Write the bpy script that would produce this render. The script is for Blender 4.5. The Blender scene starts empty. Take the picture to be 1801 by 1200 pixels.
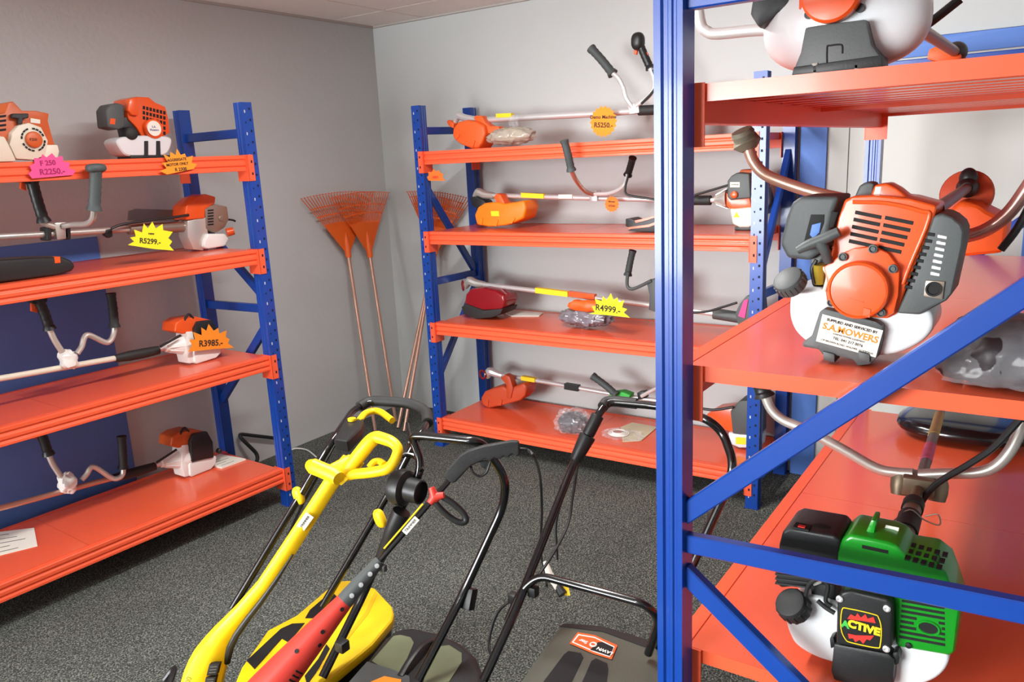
import bpy, bmesh, math, random
from mathutils import Vector, Matrix
random.seed(7)
SC = bpy.context.scene
COL = SC.collection
V = Vector

# ------------------------------------------------------------------ camera
YAW, PITCH, ROLL, FPX, CAMZ = 0.608, -0.2263, -0.0486, 1393.0, 1.690
_cy, _sy, _cp, _sp = math.cos(YAW), math.sin(YAW), math.cos(PITCH), math.sin(PITCH)
FW = V((_cp*_cy, _cp*_sy, _sp)); _rt = V((_sy, -_cy, 0)); _up = _rt.cross(FW)
RT = math.cos(ROLL)*_rt + math.sin(ROLL)*_up
UP = -math.sin(ROLL)*_rt + math.cos(ROLL)*_up
CAM = V((0, 0, CAMZ))
cd = bpy.data.cameras.new('camera'); cam = bpy.data.objects.new('camera', cd); COL.objects.link(cam)
cd.sensor_fit = 'HORIZONTAL'; cd.sensor_width = 36.0; cd.lens = FPX/1801*36.0; cd.clip_start = 0.02
m3 = Matrix((RT, UP, -FW)).transposed()
cam.matrix_world = Matrix.Translation(CAM) @ m3.to_4x4()
SC.camera = cam

def at(px, py, X=None, Y=None, Z=None, P=None):
    """world point seen at a pixel of the 1801x1200 frame, on a plane X=, Y=, Z= or (point, normal)"""
    d = FW + RT*((px-900.5)/FPX) - UP*((py-600)/FPX)
    if X is not None: t = (X-CAM.x)/d.x
    elif Y is not None: t = (Y-CAM.y)/d.y
    elif Z is not None: t = (Z-CAM.z)/d.z
    else: t = (P[0]-CAM).dot(P[1])/d.dot(P[1])
    return CAM + d*t
def A(pts, **k): return [at(p[0], p[1], **k) for p in pts]

# ------------------------------------------------------------------ materials
def lin(c):
    return tuple(((x/255)/12.92 if x/255 <= .04045 else ((x/255+.055)/1.055)**2.4) for x in c) + (1.0,)
MATS = {}
def mat(name, rgb, rough=.5, metal=0., var=.06, scale=8., bump=0., bscale=60., coat=0., trans=0., alpha=1., ior=1.45, rvar=.0, spec=.5):
    if name in MATS: return MATS[name]
    m = bpy.data.materials.new(name); m.use_nodes = True
    nt = m.node_tree; b = nt.nodes['Principled BSDF']
    tc = nt.nodes.new('ShaderNodeTexCoord')
    c = lin(rgb)
    if var > 0:
        nz = nt.nodes.new('ShaderNodeTexNoise'); nz.inputs['Scale'].default_value = scale; nz.inputs['Detail'].default_value = 4
        nt.links.new(tc.outputs['Object'], nz.inputs['Vector'])
        mx = nt.nodes.new('ShaderNodeMix'); mx.data_type = 'RGBA'
        mx.inputs[6].default_value = tuple(max(0, x*(1-var)) for x in c[:3])+(1,)
        mx.inputs[7].default_value = tuple(min(1, x*(1+var)) for x in c[:3])+(1,)
        nt.links.new(nz.outputs['Fac'], mx.inputs[0]); nt.links.new(mx.outputs[2], b.inputs['Base Color'])
        if rvar > 0:
            mr = nt.nodes.new('ShaderNodeMapRange'); mr.inputs[3].default_value = max(0, rough-rvar); mr.inputs[4].default_value = rough+rvar
            nt.links.new(nz.outputs['Fac'], mr.inputs[0]); nt.links.new(mr.outputs[0], b.inputs['Roughness'])
        else: b.inputs['Roughness'].default_value = rough
    else:
        b.inputs['Base Color'].default_value = c; b.inputs['Roughness'].default_value = rough
    b.inputs['Metallic'].default_value = metal
    b.inputs['Coat Weight'].default_value = coat
    b.inputs['Coat Roughness'].default_value = .08
    b.inputs['Transmission Weight'].default_value = trans
    b.inputs['Alpha'].default_value = alpha
    b.inputs['IOR'].default_value = ior
    b.inputs['Specular IOR Level'].default_value = spec
    if bump > 0:
        n2 = nt.nodes.new('ShaderNodeTexNoise'); n2.inputs['Scale'].default_value = bscale; n2.inputs['Detail'].default_value = 5
        nt.links.new(tc.outputs['Object'], n2.inputs['Vector'])
        bp = nt.nodes.new('ShaderNodeBump'); bp.inputs['Strength'].default_value = bump; bp.inputs['Distance'].default_value = .01
        nt.links.new(n2.outputs['Fac'], bp.inputs['Height']); nt.links.new(bp.outputs[0], b.inputs['Normal'])
    MATS[name] = m
    return m

def carpet_mat():
    m = bpy.data.materials.new('carpet'); m.use_nodes = True; nt = m.node_tree; b = nt.nodes['Principled BSDF']
    tc = nt.nodes.new('ShaderNodeTexCoord')
    n1 = nt.nodes.new('ShaderNodeTexNoise'); n1.inputs['Scale'].default_value = 170; n1.inputs['Detail'].default_value = 3; n1.inputs['Roughness'].default_value = .7
    n3 = nt.nodes.new('ShaderNodeTexNoise'); n3.inputs['Scale'].default_value = 2.2; n3.inputs['Detail'].default_value = 3
    for n in (n1, n3): nt.links.new(tc.outputs['Object'], n.inputs['Vector'])
    r = nt.nodes.new('ShaderNodeValToRGB'); e = r.color_ramp.elements
    e[0].position = .40; e[0].color = lin((46, 50, 49)); e[1].position = .68; e[1].color = lin((160, 163, 152))
    k = e.new(.52); k.color = lin((84, 88, 84))
    nt.links.new(n1.outputs['Fac'], r.inputs[0])
    mr = nt.nodes.new('ShaderNodeMapRange'); mr.inputs[1].default_value = .3; mr.inputs[2].default_value = .7; mr.inputs[3].default_value = .86; mr.inputs[4].default_value = 1.1
    nt.links.new(n3.outputs['Fac'], mr.inputs[0])
    mm = nt.nodes.new('ShaderNodeMix'); mm.data_type = 'RGBA'; mm.blend_type = 'MULTIPLY'; mm.inputs[0].default_value = 1
    nt.links.new(r.outputs[0], mm.inputs[6]); nt.links.new(mr.outputs[0], mm.inputs[7])
    nt.links.new(mm.outputs[2], b.inputs['Base Color']); b.inputs['Roughness'].default_value = 1; b.inputs['Specular IOR Level'].default_value = .1
    bp = nt.nodes.new('ShaderNodeBump'); bp.inputs['Strength'].default_value = .6; bp.inputs['Distance'].default_value = .008
    nt.links.new(n1.outputs['Fac'], bp.inputs['Height']); nt.links.new(bp.outputs[0], b.inputs['Normal'])
    return m

M_WALL = mat('wall_paint', (190, 194, 193), .72, var=.05, scale=1.6, bump=.12, bscale=35)
M_CEIL = mat('ceiling_tile', (236, 229, 223), .9, var=.04, scale=6, bump=.25, bscale=120)
M_BLUE = mat('blue_paint', (18, 64, 150), .3, var=.05, scale=12, bump=.012, bscale=18, coat=.2)
M_WBLUE = mat('blue_wall_paint', (84, 124, 198), .55, var=.08, scale=4, bump=.1, bscale=30)
M_HOLE = mat('hole_dark', (10, 14, 34), .8, var=0)
M_HOLEL = mat('hole_seen_through', (186, 190, 198), .8, var=0)
M_ORANGE = mat('orange_paint', (238, 92, 56), .42, var=.05, scale=5, bump=.02, bscale=14, coat=.08, spec=.4)
M_DECK = mat('orange_deck', (226, 92, 58), .24, var=.05, scale=4, bump=.02, bscale=7, coat=.15)
M_BLACK = mat('black_plastic', (30, 31, 32), .42, var=.1, scale=30, bump=.04, bscale=200)
M_RUBBER = mat('black_rubber', (34, 35, 35), .62, var=.1, scale=30, bump=.1, bscale=240)
M_GREYP = mat('charcoal_plastic', (74, 78, 78), .5, var=.06, scale=20, bump=.05, bscale=200)
M_GRIP = mat('grip_grey', (66, 72, 72), .6, var=.08, scale=20, bump=.1, bscale=240)
M_BTUBE = mat('black_gloss_tube', (16, 16, 17), .2, var=.05, coat=.5)
M_CHROME = mat('bright_steel', (222, 222, 222), .3, metal=.55, var=.05, scale=20)
M_ALU = mat('aluminium', (200, 197, 190), .36, metal=.6, var=.06, scale=18)
M_STEELD = mat('dull_steel', (158, 144, 130), .34, metal=.7, var=.12, scale=14)
M_COPPER = mat('coppery_tube', (206, 164, 144), .3, metal=.6, var=.08, scale=12)
M_BRONZE = mat('greyish_shaft', (132, 118, 98), .42, metal=.6, var=.1, scale=14)
M_WHITE = mat('white_plastic', (222, 222, 218), .38, var=.03, scale=10)
M_TANK = mat('translucent_tank', (212, 216, 218), .3, var=.03, scale=6, coat=.2)
M_CREAM = mat('cream_plastic', (214, 208, 190), .42, var=.04, scale=10)
M_EORANGE = mat('engine_orange', (224, 84, 28), .3, var=.04, scale=9, coat=.2)
M_EBROWN = mat('engine_brown_orange', (196, 88, 34), .4, var=.06, scale=12)
M_GUARD = mat('guard_orange', (232, 92, 30), .45, var=.05, scale=12)
M_GUARDR = mat('guard_rust', (186, 70, 36), .45, var=.06, scale=12)
M_GUARDO = mat('guard_bright_orange', (238, 124, 20), .4, var=.05, scale=12)
M_DRED = mat('dark_red_plastic', (132, 22, 30), .25, var=.08, scale=14, coat=.3)
M_RED = mat('red_plastic', (206, 58, 46), .45, var=.04, scale=14)
M_YEL = mat('yellow_plastic', (236, 198, 18), .42, var=.03, scale=10)
M_GREEN = mat('green_plastic', (22, 138, 32), .28, var=.05, scale=12, coat=.3)
M_RAKE = mat('rake_orange', (226, 98, 30), .5, var=.06, scale=14)
M_DARK = mat('recess_black', (8, 8, 9), .7, var=0)
M_PAPER = mat('white_paper', (228, 226, 214), .8, var=.02)
M_PINK = mat('pink_card', (232, 76, 136), .75, var=.02)
M_AMBER = mat('amber_card', (236, 140, 32), .75, var=.02)
M_ORCARD = mat('orange_card', (236, 112, 36), .75, var=.02)
M_LEMON = mat('lemon_card', (228, 220, 30), .75, var=.02)
M_INK = mat('ink', (54, 40, 30), .8, var=0)
M_INKB = mat('black_ink', (24, 24, 26), .8, var=0)
M_OCHRE = mat('ochre_ink', (222, 134, 34), .7, var=0)
M_YINK = mat('yellow_ink', (246, 208, 24), .6, var=0)
M_RINK = mat('red_ink', (214, 44, 34), .6, var=0)
M_GINK = mat('green_ink', (60, 178, 70), .6, var=0)
M_WINK = mat('white_ink', (240, 238, 232), .6, var=0)

# ------------------------------------------------------------------ mesh builder
WM = {}                                        # world matrix of each root / part
def frame(d):
    d = V(d).normalized(); a = V((0, 0, 1)) if abs(d.z) < .95 else V((1, 0, 0))
    u = a.cross(d).normalized(); return u, d.cross(u).normalized(), d
def smooth(pts, sub=6, closed=False):
    pts = [V(p) for p in pts]; n = len(pts)
    if n < 3: return pts
    out = []
    rng = range(n if closed else n-1)
    for i in rng:
        if closed: p0, p1, p2, p3 = pts[(i-1) % n], pts[i], pts[(i+1) % n], pts[(i+2) % n]
        else:
            p1, p2 = pts[i], pts[i+1]
            p0 = pts[i-1] if i > 0 else p1*2-p2
            p3 = pts[i+2] if i+2 < n else p2*2-p1
        for k in range(sub):
            t = k/sub
            out.append(.5*((2*p1)+(p2-p0)*t+(2*p0-5*p1+4*p2-p3)*t*t+(3*p1-p0-3*p2+p3)*t**3))
    if not closed: out.append(pts[-1])
    return out
def fillet(pts, r, n=5):
    """polyline with its inner corners rounded to radius about r"""
    pts = [V(p) for p in pts]; out = [pts[0]]
    for i in range(1, len(pts)-1):
        a, b, c = pts[i-1], pts[i], pts[i+1]
        d = min(r, (a-b).length*.48, (c-b).length*.48)
        p, q = b+(a-b).normalized()*d, b+(c-b).normalized()*d
        for k in range(n+1):
            t = k/n; out.append(p*(1-t)**2+b*2*t*(1-t)+q*t*t)
    out.append(pts[-1]); return out

class MB:
    def __init__(s): s.bm = bmesh.new(); s.mi = 0
    def _f(s, vs):
        try:
            f = s.bm.faces.new(vs); f.material_index = s.mi; return f
        except ValueError: return None
    def rings(s, rings, cap0=True, cap1=True, closed=True):
        rv = [[s.bm.verts.new(p) for p in r] for r in rings]
        n = len(rv[0])
        for a, b in zip(rv[:-1], rv[1:]):
            for i in range(n if closed else n-1):
                j = (i+1) % n; s._f([a[i], a[j], b[j], b[i]])
        if cap0: s._f(list(reversed(rv[0])))
        if cap1: s._f(rv[-1])
        return s
    def tube(s, pts, r, n=10, closed=False, flat=1.0, up=None):
        pts = [V(p) for p in pts]; k = len(pts)
        rs = r if isinstance(r, (list, tuple)) else [r]*k
        if len(rs) != k:
            m = len(rs)-1; rr = []
            for i in range(k):
                t = i/(k-1)*m; j = min(int(t), m-1); rr.append(rs[j]+(rs[j+1]-rs[j])*(t-j))
            rs = rr
        rings = []; u = None
        for i in range(k):
            if closed: d = pts[(i+1) % k]-pts[i-1]
            else: d = pts[min(i+1, k-1)]-pts[max(i-1, 0)]
            if d.length < 1e-9: d = V((0, 0, 1))
            d.normalize()
            if u is None:
                u = frame(d)[0] if up is None else (V(up)-d*V(up).dot(d)).normalized()
            else:
                u = u-d*u.dot(d)
                u = u.normalized() if u.length > 1e-6 else frame(d)[0]
            w = d.cross(u)
            rings.append([pts[i]+(u*math.cos(2*math.pi*j/n)+w*math.sin(2*math.pi*j/n)*flat)*rs[i] for j in range(n)])
        if closed: rings.append(rings[0]); return s.rings(rings, False, False)
        return s.rings(rings)
    def cyl(s, a, b, r, r2=None, n=20): return s.tube([a, b], [r, r if r2 is None else r2], n)
    def box(s, c, size, R=None):
        c = V(c); h = V(size)/2; R = R or Matrix.Identity(3)
        q = [c+R@V((x*h.x, y*h.y, z*h.z)) for z in (-1, 1) for x, y in ((-1, -1), (1, -1), (1, 1), (-1, 1))]
        return s.rings([q[:4], q[4:]])
    def bx(s, x0, x1, y0, y1, z0, z1): return s.box(((x0+x1)/2, (y0+y1)/2, (z0+z1)/2), (x1-x0, y1-y0, z1-z0))
    def beam(s, a, b, w, h, up=(0, 0, 1)):
        a, b = V(a), V(b); d = (b-a).normalized(); u = V(up); u = (u-d*u.dot(d)).normalized(); x = d.cross(u)
        f = lambda p: [p+x*w/2*i+u*h/2*j for i, j in ((-1, -1), (1, -1), (1, 1), (-1, 1))]
        return s.rings([f(a), f(b)])
    def prism(s, pts, ext, taper=1.0, shift=(0, 0, 0)):
        pts = [V(p) for p in pts]; e = V(ext); c = sum(pts, V())/len(pts)
        # outward winding towards -ext
        nrm = V()
        for i in range(len(pts)): nrm += (pts[i]-c).cross(pts[(i+1) % len(pts)]-c)
        if nrm.dot(e) > 0: pts = pts[::-1]
        top = [c+(p-c)*taper+e+V(shift) for p in pts]
        a = [s.bm.verts.new(p) for p in pts]; b = [s.bm.verts.new(p) for p in top]
        s._f(a); s._f(b[::-1]); n = len(a)
        for i in range(n): j = (i+1) % n; s._f([a[j], a[i], b[i], b[j]])
        return s
    def ell(s, c, rad, R=None, p=2.0, nu=24, nv=14, zcut=None):
        c = V(c); R = R or Matrix.Identity(3); rad = V(rad); e = 2.0/p
        sg = lambda x: math.copysign(abs(x)**e, x)
        rings = []
        for i in range(nv+1):
            th = -math.pi/2+math.pi*i/nv
            th = max(-math.pi/2+.02, min(math.pi/2-.02, th))
            ring = []
            for j in range(nu):
                f = 2*math.pi*j/nu
                v = V((rad.x*sg(math.cos(th))*sg(math.cos(f)), rad.y*sg(math.cos(th))*sg(math.sin(f)), rad.z*sg(math.sin(th))))
                ring.append(c+R@v)
            rings.append(ring)
        return s.rings(rings)
    def lathe(s, prof, o, ax, n=24, cap=True):
        u, w, d = frame(ax); o = V(o)
        return s.rings([[o+d*h+(u*math.cos(2*math.pi*j/n)+w*math.sin(2*math.pi*j/n))*max(r, 1e-4) for j in range(n)] for r, h in prof], cap, cap)
    def sheet(s, grid, th):
        """thickened grid of points (a bag film, a cloth, a panel)"""
        nr, nc = len(grid), len(grid[0]); vs = [[s.bm.verts.new(p) for p in r] for r in grid]
        fs = [s._f([vs[i][j], vs[i][j+1], vs[i+1][j+1], vs[i+1][j]]) for i in range(nr-1) for j in range(nc-1)]
        if th: bmesh.ops.solidify(s.bm, geom=[f for f in fs if f], thickness=th)
        return s
    def build(s, name, m, parent=None, bevel=0., seg=2, angle=35, sm=True, local=False, tidy=True):
        bm = s.bm
        if tidy:
            bmesh.ops.remove_doubles(bm, verts=bm.verts, dist=1e-6)
            bmesh.ops.recalc_face_normals(bm, faces=bm.faces)
        if bevel > 0:
            ed = [e for e in bm.edges if len(e.link_faces) == 2 and e.calc_face_angle(0) > .6]
            try: bmesh.ops.bevel(bm, geom=ed, offset=bevel, segments=seg, profile=.6, affect='EDGES', clamp_overlap=True)
            except Exception: pass
        me = bpy.data.meshes.new(name); o = bpy.data.objects.new(name, me); COL.objects.link(o)
        if parent is not None:
            W = WM[parent]; WM[o] = W; o.parent = parent
            if not local: bm.transform(W.inverted())
        else:
            vs = [v.co for v in bm.verts]
            c = V(((min(v.x for v in vs)+max(v.x for v in vs))/2, (min(v.y for v in vs)+max(v.y for v in vs))/2, min(v.z for v in vs)))
            W = Matrix.Translation(c); WM[o] = W; bm.transform(W.inverted()); o.location = c
        bm.to_mesh(me); bm.free()
        for q in (m if isinstance(m, (list, tuple)) else [m]): me.materials.append(q)
        if sm:
            me.polygons.foreach_set('use_smooth', [True]*len(me.polygons))
            me.set_sharp_from_angle(angle=math.radians(angle))
        return o

def tag(o, label, cat, group=None, kind=None):
    if label: o['label'] = label
    if cat: o['category'] = cat
    if group: o['group'] = group
    if kind: o['kind'] = kind
    return o
def thing(name, loc, label, cat, group=None, M=None):
    o = bpy.data.objects.new(name, None); COL.objects.link(o); o.empty_display_size = .05
    W = M if M is not None else Matrix.Translation(V(loc)); o.matrix_world = W; WM[o] = W.copy()
    return tag(o, label, cat, group)
def struct(o): o['kind'] = 'structure'; return o
def lab(o, s): o['label'] = s; return o

def text(name, s, o, xd, yd, size, m, parent, align='CENTER', th=.0004, bold=0., yalign='CENTER'):
    """lettering as mesh: o centre, xd reading direction, yd up direction"""
    cu = bpy.data.curves.new('tmp', 'FONT'); cu.body = s; cu.size = size; cu.align_x = align; cu.align_y = yalign
    cu.extrude = th; cu.offset = bold; cu.resolution_u = 3
    ob = bpy.data.objects.new('tmp', cu); COL.objects.link(ob)
    dg = bpy.context.evaluated_depsgraph_get(); me = bpy.data.meshes.new_from_object(ob.evaluated_get(dg))
    bpy.data.objects.remove(ob); bpy.data.curves.remove(cu)
    xd = V(xd).normalized(); yd = V(yd); yd = (yd-xd*yd.dot(xd)).normalized(); z = xd.cross(yd)
    Mx = Matrix((xd, yd, z)).transposed().to_4x4(); Mx.translation = V(o)
    me.transform(WM[parent].inverted() @ Mx); me.name = name
    me.materials.clear(); me.materials.append(m)
    r = bpy.data.objects.new(name, me); COL.objects.link(r); r.parent = parent; WM[r] = WM[parent]
    return r
def star(name, pts, nrm, m, label, lines, ink, group='starburst price cards', th=.0012, cat='price card'):
    """price card: outline points in world (flat), facing nrm; lines = [(string, centre, size)]"""
    n = V(nrm).normalized(); b = MB(); b.prism(pts, -n*th); c = sum(pts, V())/len(pts)
    root = thing(name, V((c.x, c.y, min(p.z for p in pts))), label, cat, group)
    b.build('card', m, root, sm=False)
    for s, o, xd, size in lines:
        yd = n.cross(V(xd)).normalized()
        text('lettering', s, V(o)+n*.0008, xd, yd, size, ink, root, bold=size*.022)
    return root
# ------------------------------------------------------------------ the room
XW, YW, ZC = 4.061, 3.812, 2.5707            # back wall, left wall, ceiling
XB, YR = -5.5, -2.4                           # shop front behind the camera, right hand wall
WY0, WY1, WZ0, WZ1 = 2.1, 6.7, .3, 2.4
XC, YS = -.8, 7.0                            # unseen widening, added so window light only grazes the left wall
M_CARPET = carpet_mat()
b = MB(); b.bx(XB, XW, YR, YW, -.06, 0); b.bx(XB, XC, YW, YS, -.06, 0); struct(b.build('floor', M_CARPET, sm=False))
b = MB(); b.bx(XC, XW+.1, YW, YW+.1, -.06, ZC+.05); struct(b.build('wall_left', M_WALL, sm=False))
b = MB(); b.bx(XC, XC+.1, YW+.1, YS+.1, -.06, ZC+.05); struct(b.build('wall_added_return', M_WALL, sm=False))  # unseen walls of the added widening, shaped for the window light
b = MB(); b.bx(XB-.1, XC, YS, YS+.1, -.06, ZC+.05); struct(b.build('wall_added_side', M_WALL, sm=False))
b = MB(); b.bx(XW, XW+.1, YR, YW, -.06, ZC+.05); struct(b.build('wall_back', M_WALL, sm=False))
b = MB(); b.bx(XB-.1, XW+.1, YR-.1, YR, -.06, ZC+.05); struct(b.build('wall_right', M_WALL, sm=False))
# shop front: piers and lintel round a wide window

b = MB(); b.bx(XB-.1, XB, YR, WY0, -.06, ZC+.05); b.bx(XB-.1, XB, WY1, YS, -.06, ZC+.05)
b.bx(XB-.1, XB, WY0, WY1, -.06, WZ0); b.bx(XB-.1, XB, WY0, WY1, WZ1, ZC+.05); struct(b.build('wall_front', M_WALL, sm=False))
M_FRAME = mat('window_frame_white', (225, 225, 222), .4, var=.02)
b = MB()
for y in (WY0, WY0+1.15, WY0+2.3, WY0+3.45, WY1): b.bx(XB-.09, XB-.03, y-.03, y+.03, WZ0, WZ1)
for z in (WZ0, WZ1): b.bx(XB-.09, XB-.03, WY0, WY1, z-.03, z+.03)
w1 = struct(b.build('window_1', M_FRAME, sm=False))
M_GLASS = mat('window_glass', (255, 255, 255), .0, var=0, trans=1., ior=1.02)
b = MB(); b.bx(XB-.064, XB-.058, WY0, WY1, WZ0, WZ1); b.build('pane', M_GLASS, w1, sm=False)
# ceiling tiles and their T bars
b = MB(); xs = [XW+.0, 3.70]; ys = [YW, 3.376]
while xs[-1] > XB: xs.append(xs[-1]-1.2)
while ys[-1] > YR: ys.append(ys[-1]-1.2)
xs[-1] = XB; ys[-1] = YR; g = .006
for i in range(len(xs)-1):
    for j in range(len(ys)-1): b.bx(xs[i+1]+g, xs[i]-g, ys[j+1]+g, ys[j]-g, ZC, ZC+.015)
b.bx(XB, XW, YR, YW, ZC+.012, ZC+.05); b.bx(XB, XC, YW, YS, ZC, ZC+.05)
struct(b.build('ceiling', M_CEIL, sm=False))
# grey strip standing in for the shadow line where the ceiling meets the walls
M_SHADOWLINE = mat('ceiling_shadow_line', (176, 170, 164), .7, var=.03)
b = MB(); b.bx(XC, XW, YW-.02, YW, ZC-.012, ZC-.0005); struct(b.build('shadow_strip_1', M_SHADOWLINE, sm=False))
b = MB(); b.bx(XW-.02, XW, YR, YW-.021, ZC-.012, ZC-.0005); struct(b.build('shadow_strip_2', M_SHADOWLINE, sm=False))
# blue painted panel on the left wall
b = MB(); b.bx(.2, 2.026, YW-.012, YW, .12, 1.42); struct(b.build('trim_3', M_WBLUE, bevel=.002))
# blue framed doorway in the back wall
b = MB(); b.bx(XW-.03, XW, .94, 1.06, 0, 2.12); b.bx(XW-.03, XW, -.0, .12+.0, 0, 2.12); b.bx(XW-.03, XW, .12, .94, 2.04, 2.12)
d1 = struct(b.build('door_1', M_WBLUE, bevel=.003))
M_DOOR = mat('door_leaf_grey', (196, 196, 190), .6, var=.04, scale=2)
b = MB(); b.bx(XW-.012, XW, .845, .94, 0, 2.04); b.bx(XW-.012, XW, .12, .84, 0, 2.04); b.build('door_leaf', M_DOOR, d1, sm=False)

# ------------------------------------------------------------------ storage racks
def rack(label, M, L, D, levels, braces, holes=(True, True), panels=2):
    r = thing('storage_rack', None, label, 'storage rack', 'blue and orange storage racks', M)
    P, H, t = .058, 2.0, .006
    for ix, x0 in enumerate((0, L-P)):
        for iy, y0 in enumerate((0, D-P)):
            b = MB(); q = []
            for x, y in ((0, 0), (P, 0), (P, .014), (P-t, .018), (P-t, .026), (P, .03), (P, .036), (P-t*.6, .039), (P-t*.6, .044), (P, .047), (P, P), (0, P), (0, .047), (t*.6, .044), (t*.6, .039), (0, .036), (0, .03), (t, .026), (t, .018), (0, .014)):
                q.append(V((x0+x, y0+(y if iy == 0 else P-y), 0)))
            b.prism([p+V((0, 0, .001)) for p in q], (0, 0, H))
            # two columns of slots on the outward (front or back) face and on the inner side face
            yf = y0 if iy == 0 else y0+P; sg = -1 if iy == 0 else 1
            n = int(H/.05)
            for k in range(n):
                z = .06+k*.05
                if z > H-.03: break
                b.mi = 2 if (k % 2 == 0) else 1
                b.box((x0+.016, yf, z), (.0055, .0012, .013 if k % 2 == 0 else .008))
                b.mi = 1
                b.box((x0+P-.016, yf, z+.012), (.009, .0012, .011))
            b.mi = 0
            b.build('upright', [M_BLUE, M_HOLE, M_HOLEL], r, sm=False, local=True, tidy=False)
            b = MB(); b.bx(x0-.004, x0+P+.004, y0-.004, y0+P+.004, .0003, .004); b.build('foot_plate', M_BLUE, r, local=True, sm=False)
    for z in levels:
        for iy in (0, 1):
            f = (lambda y: y) if iy == 0 else (lambda y: D-y)
            hb = .072
            prof = [(.008, 0), (.008, -.016), (.014, -.021), (.014, -.027), (.008, -.032), (.008, -.046), (.014, -.051), (.014, -.056), (.008, -.06), (.008, -hb), (.058, -hb), (.058, -.02), (.044, -.02), (.044, 0)]
            b = MB(); b.prism([V((P+.003, f(y), z+q)) for y, q in prof], (L-2*P-.006, 0, 0))
            bo = b.build('beam', M_ORANGE, r, sm=False, bevel=.0015, seg=1, local=True)
            for x, s in ((P, -1), (L-P, 1)):
                b = MB(); ya, yb = sorted((f(-.0045), f(-.0005)))
                xa, xb = sorted((x-s*.006, x+s*.03)); b.bx(xa, xb, ya, yb, z-.118, z+.002)
                xa, xb = sorted((x-s*.0005, x-s*.0045)); ya, yb = sorted((f(-.0045), f(.078))); b.bx(xa, xb, ya, yb, z-.118, z+.002)
                b.mi = 1
                for dz in (-.03, -.085): b.box((x+s*.018, f(-.0048), z+dz), (.008, .001, .012))
                b.mi = 0
                b.build('connector', [M_ORANGE, M_HOLE], bo, sm=False, local=True, tidy=False)
        n = panels; x0 = P+.008; w = (L-2*x0)/n
        for k in range(n):
            xa, xb = x0+k*w+.0008, x0+(k+1)*w-.0008; ya, yb = .046, D-.046
            b = MB(); b.bx(xa, xb, ya, yb, z-.002, z)
            for x in (xa, xb-.002): b.bx(x, x+.002, .06, D-.06, z-.033, z-.002)
            nr = 9
            for j in range(nr):
                x = xa+(xb-xa)*(j+.5)/nr; b.bx(x-.022, x+.022, .062, D-.062, z-.022, z-.002)
            b.build('shelf_panel', M_DECK, r, sm=False, bevel=.0008, seg=1, local=True, tidy=False)
    for x, zf, zb in braces:
        xx = .03 if x == 0 else L-.03
        b = MB(); b.beam((xx, P-.01, zf), (xx, D-P+.01, zb), .026, .042)
        b.build('brace', M_BLUE, r, bevel=.003, seg=1, local=True)
    return r
def rmat(o, xd, yd):
    m = Matrix((V((xd[0], xd[1], 0)).normalized(), V((yd[0], yd[1], 0)).normalized(), V((0, 0, 1)))).transposed().to_4x4()
    m.translation = V((o[0], o[1], 0)); return m
LEN = 2.05
tl = -.034; xd = (math.cos(tl), math.sin(tl)); yd = (-math.sin(tl), math.cos(tl))
LVL = (.2063, .8002, 1.3244, 1.7634)
rack('blue and orange rack along the left grey wall holding white and orange brushcutters', rmat((2.491-LEN*xd[0], 3.139-LEN*xd[1]), xd, yd), LEN, .56, LVL,
     [(k, *q) for k in (0, 1) for q in ((1.865, 1.865), (1.10, 1.46), (1.03, 1.02), (.94, .49), (.13, .13))])
tm = .013; xd = (math.sin(tm), -math.cos(tm)); yd = (math.cos(tm), math.sin(tm))
LVM = (.1822, .7704, 1.3036, 1.7509)
rack('blue and orange rack standing against the back wall beyond the mowers', rmat((3.487, 3.0347), xd, yd), 1.967, .535, LVM,
     [(0, 1.865, 1.87), (0, 1.55, .99), (0, 1.005, 1.0), (0, .44, .95), (0, .12, .12), (1, 1.865, 1.87), (1, 1.10, 1.66), (1, 1.03, 1.01), (1, .95, .5), (1, .12, .12)])
LVR = (.092, .590, 1.253, 1.812)
rack('large blue and orange rack in the right foreground with the big orange and green engines', rmat((1.455+LEN, .657), (-1, 0), (0, -1)), LEN, .80, LVR[1:],
     [(k, *q) for k in (0, 1) for q in ((1.962, 1.962), (.93, 1.56), (.868, .895), (.80, .25), (.12, .12))])
# ------------------------------------------------------------------ shared part makers
def plx(pts, pln, off=0.):
    k, c = list(pln.items())[0]; return A(pts, **{k: c+off})
def away(pln, d): return V((d, 0, 0)) if 'X' in pln else V((0, d, 0))
def slab(name, pts, pln, depth, m, parent, bevel=.006, off=0., taper=1., seg=2, sp=0):
    b = MB(); P = plx(pts, pln, off); P = smooth(P, sp, True) if sp else P
    b.prism(P, away(pln, depth), taper); return b.build(name, m, parent, bevel=bevel, seg=seg)
def slabs(name, polys, pln, depth, m, parent, bevel=0., off=0.):
    b = MB()
    for pts in polys: b.prism(plx(pts, pln, off), away(pln, depth))
    return b.build(name, m, parent, bevel=bevel, seg=1)
def eachslab(name, polys, pln, depth, m, parent, bevel=0., off=0.):
    for pts in polys: slab(name, pts, pln, depth, m, parent, bevel, off, seg=1)
def settle(root, z):
    """rest the thing on the surface at height z"""
    bpy.context.view_layer.update()
    lo = min((o.matrix_world @ v.co).z for o in [root]+list(root.children_recursive) if o.type == 'MESH' for v in o.data.vertices)
    root.location.z += z-lo
    if abs(z-lo) > .004: print('SETTLE', root.name, round(z-lo, 4), min((min((o.matrix_world @ v.co).z for v in o.data.vertices), o.name) for o in [root]+list(root.children_recursive) if o.type == 'MESH'))
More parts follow.
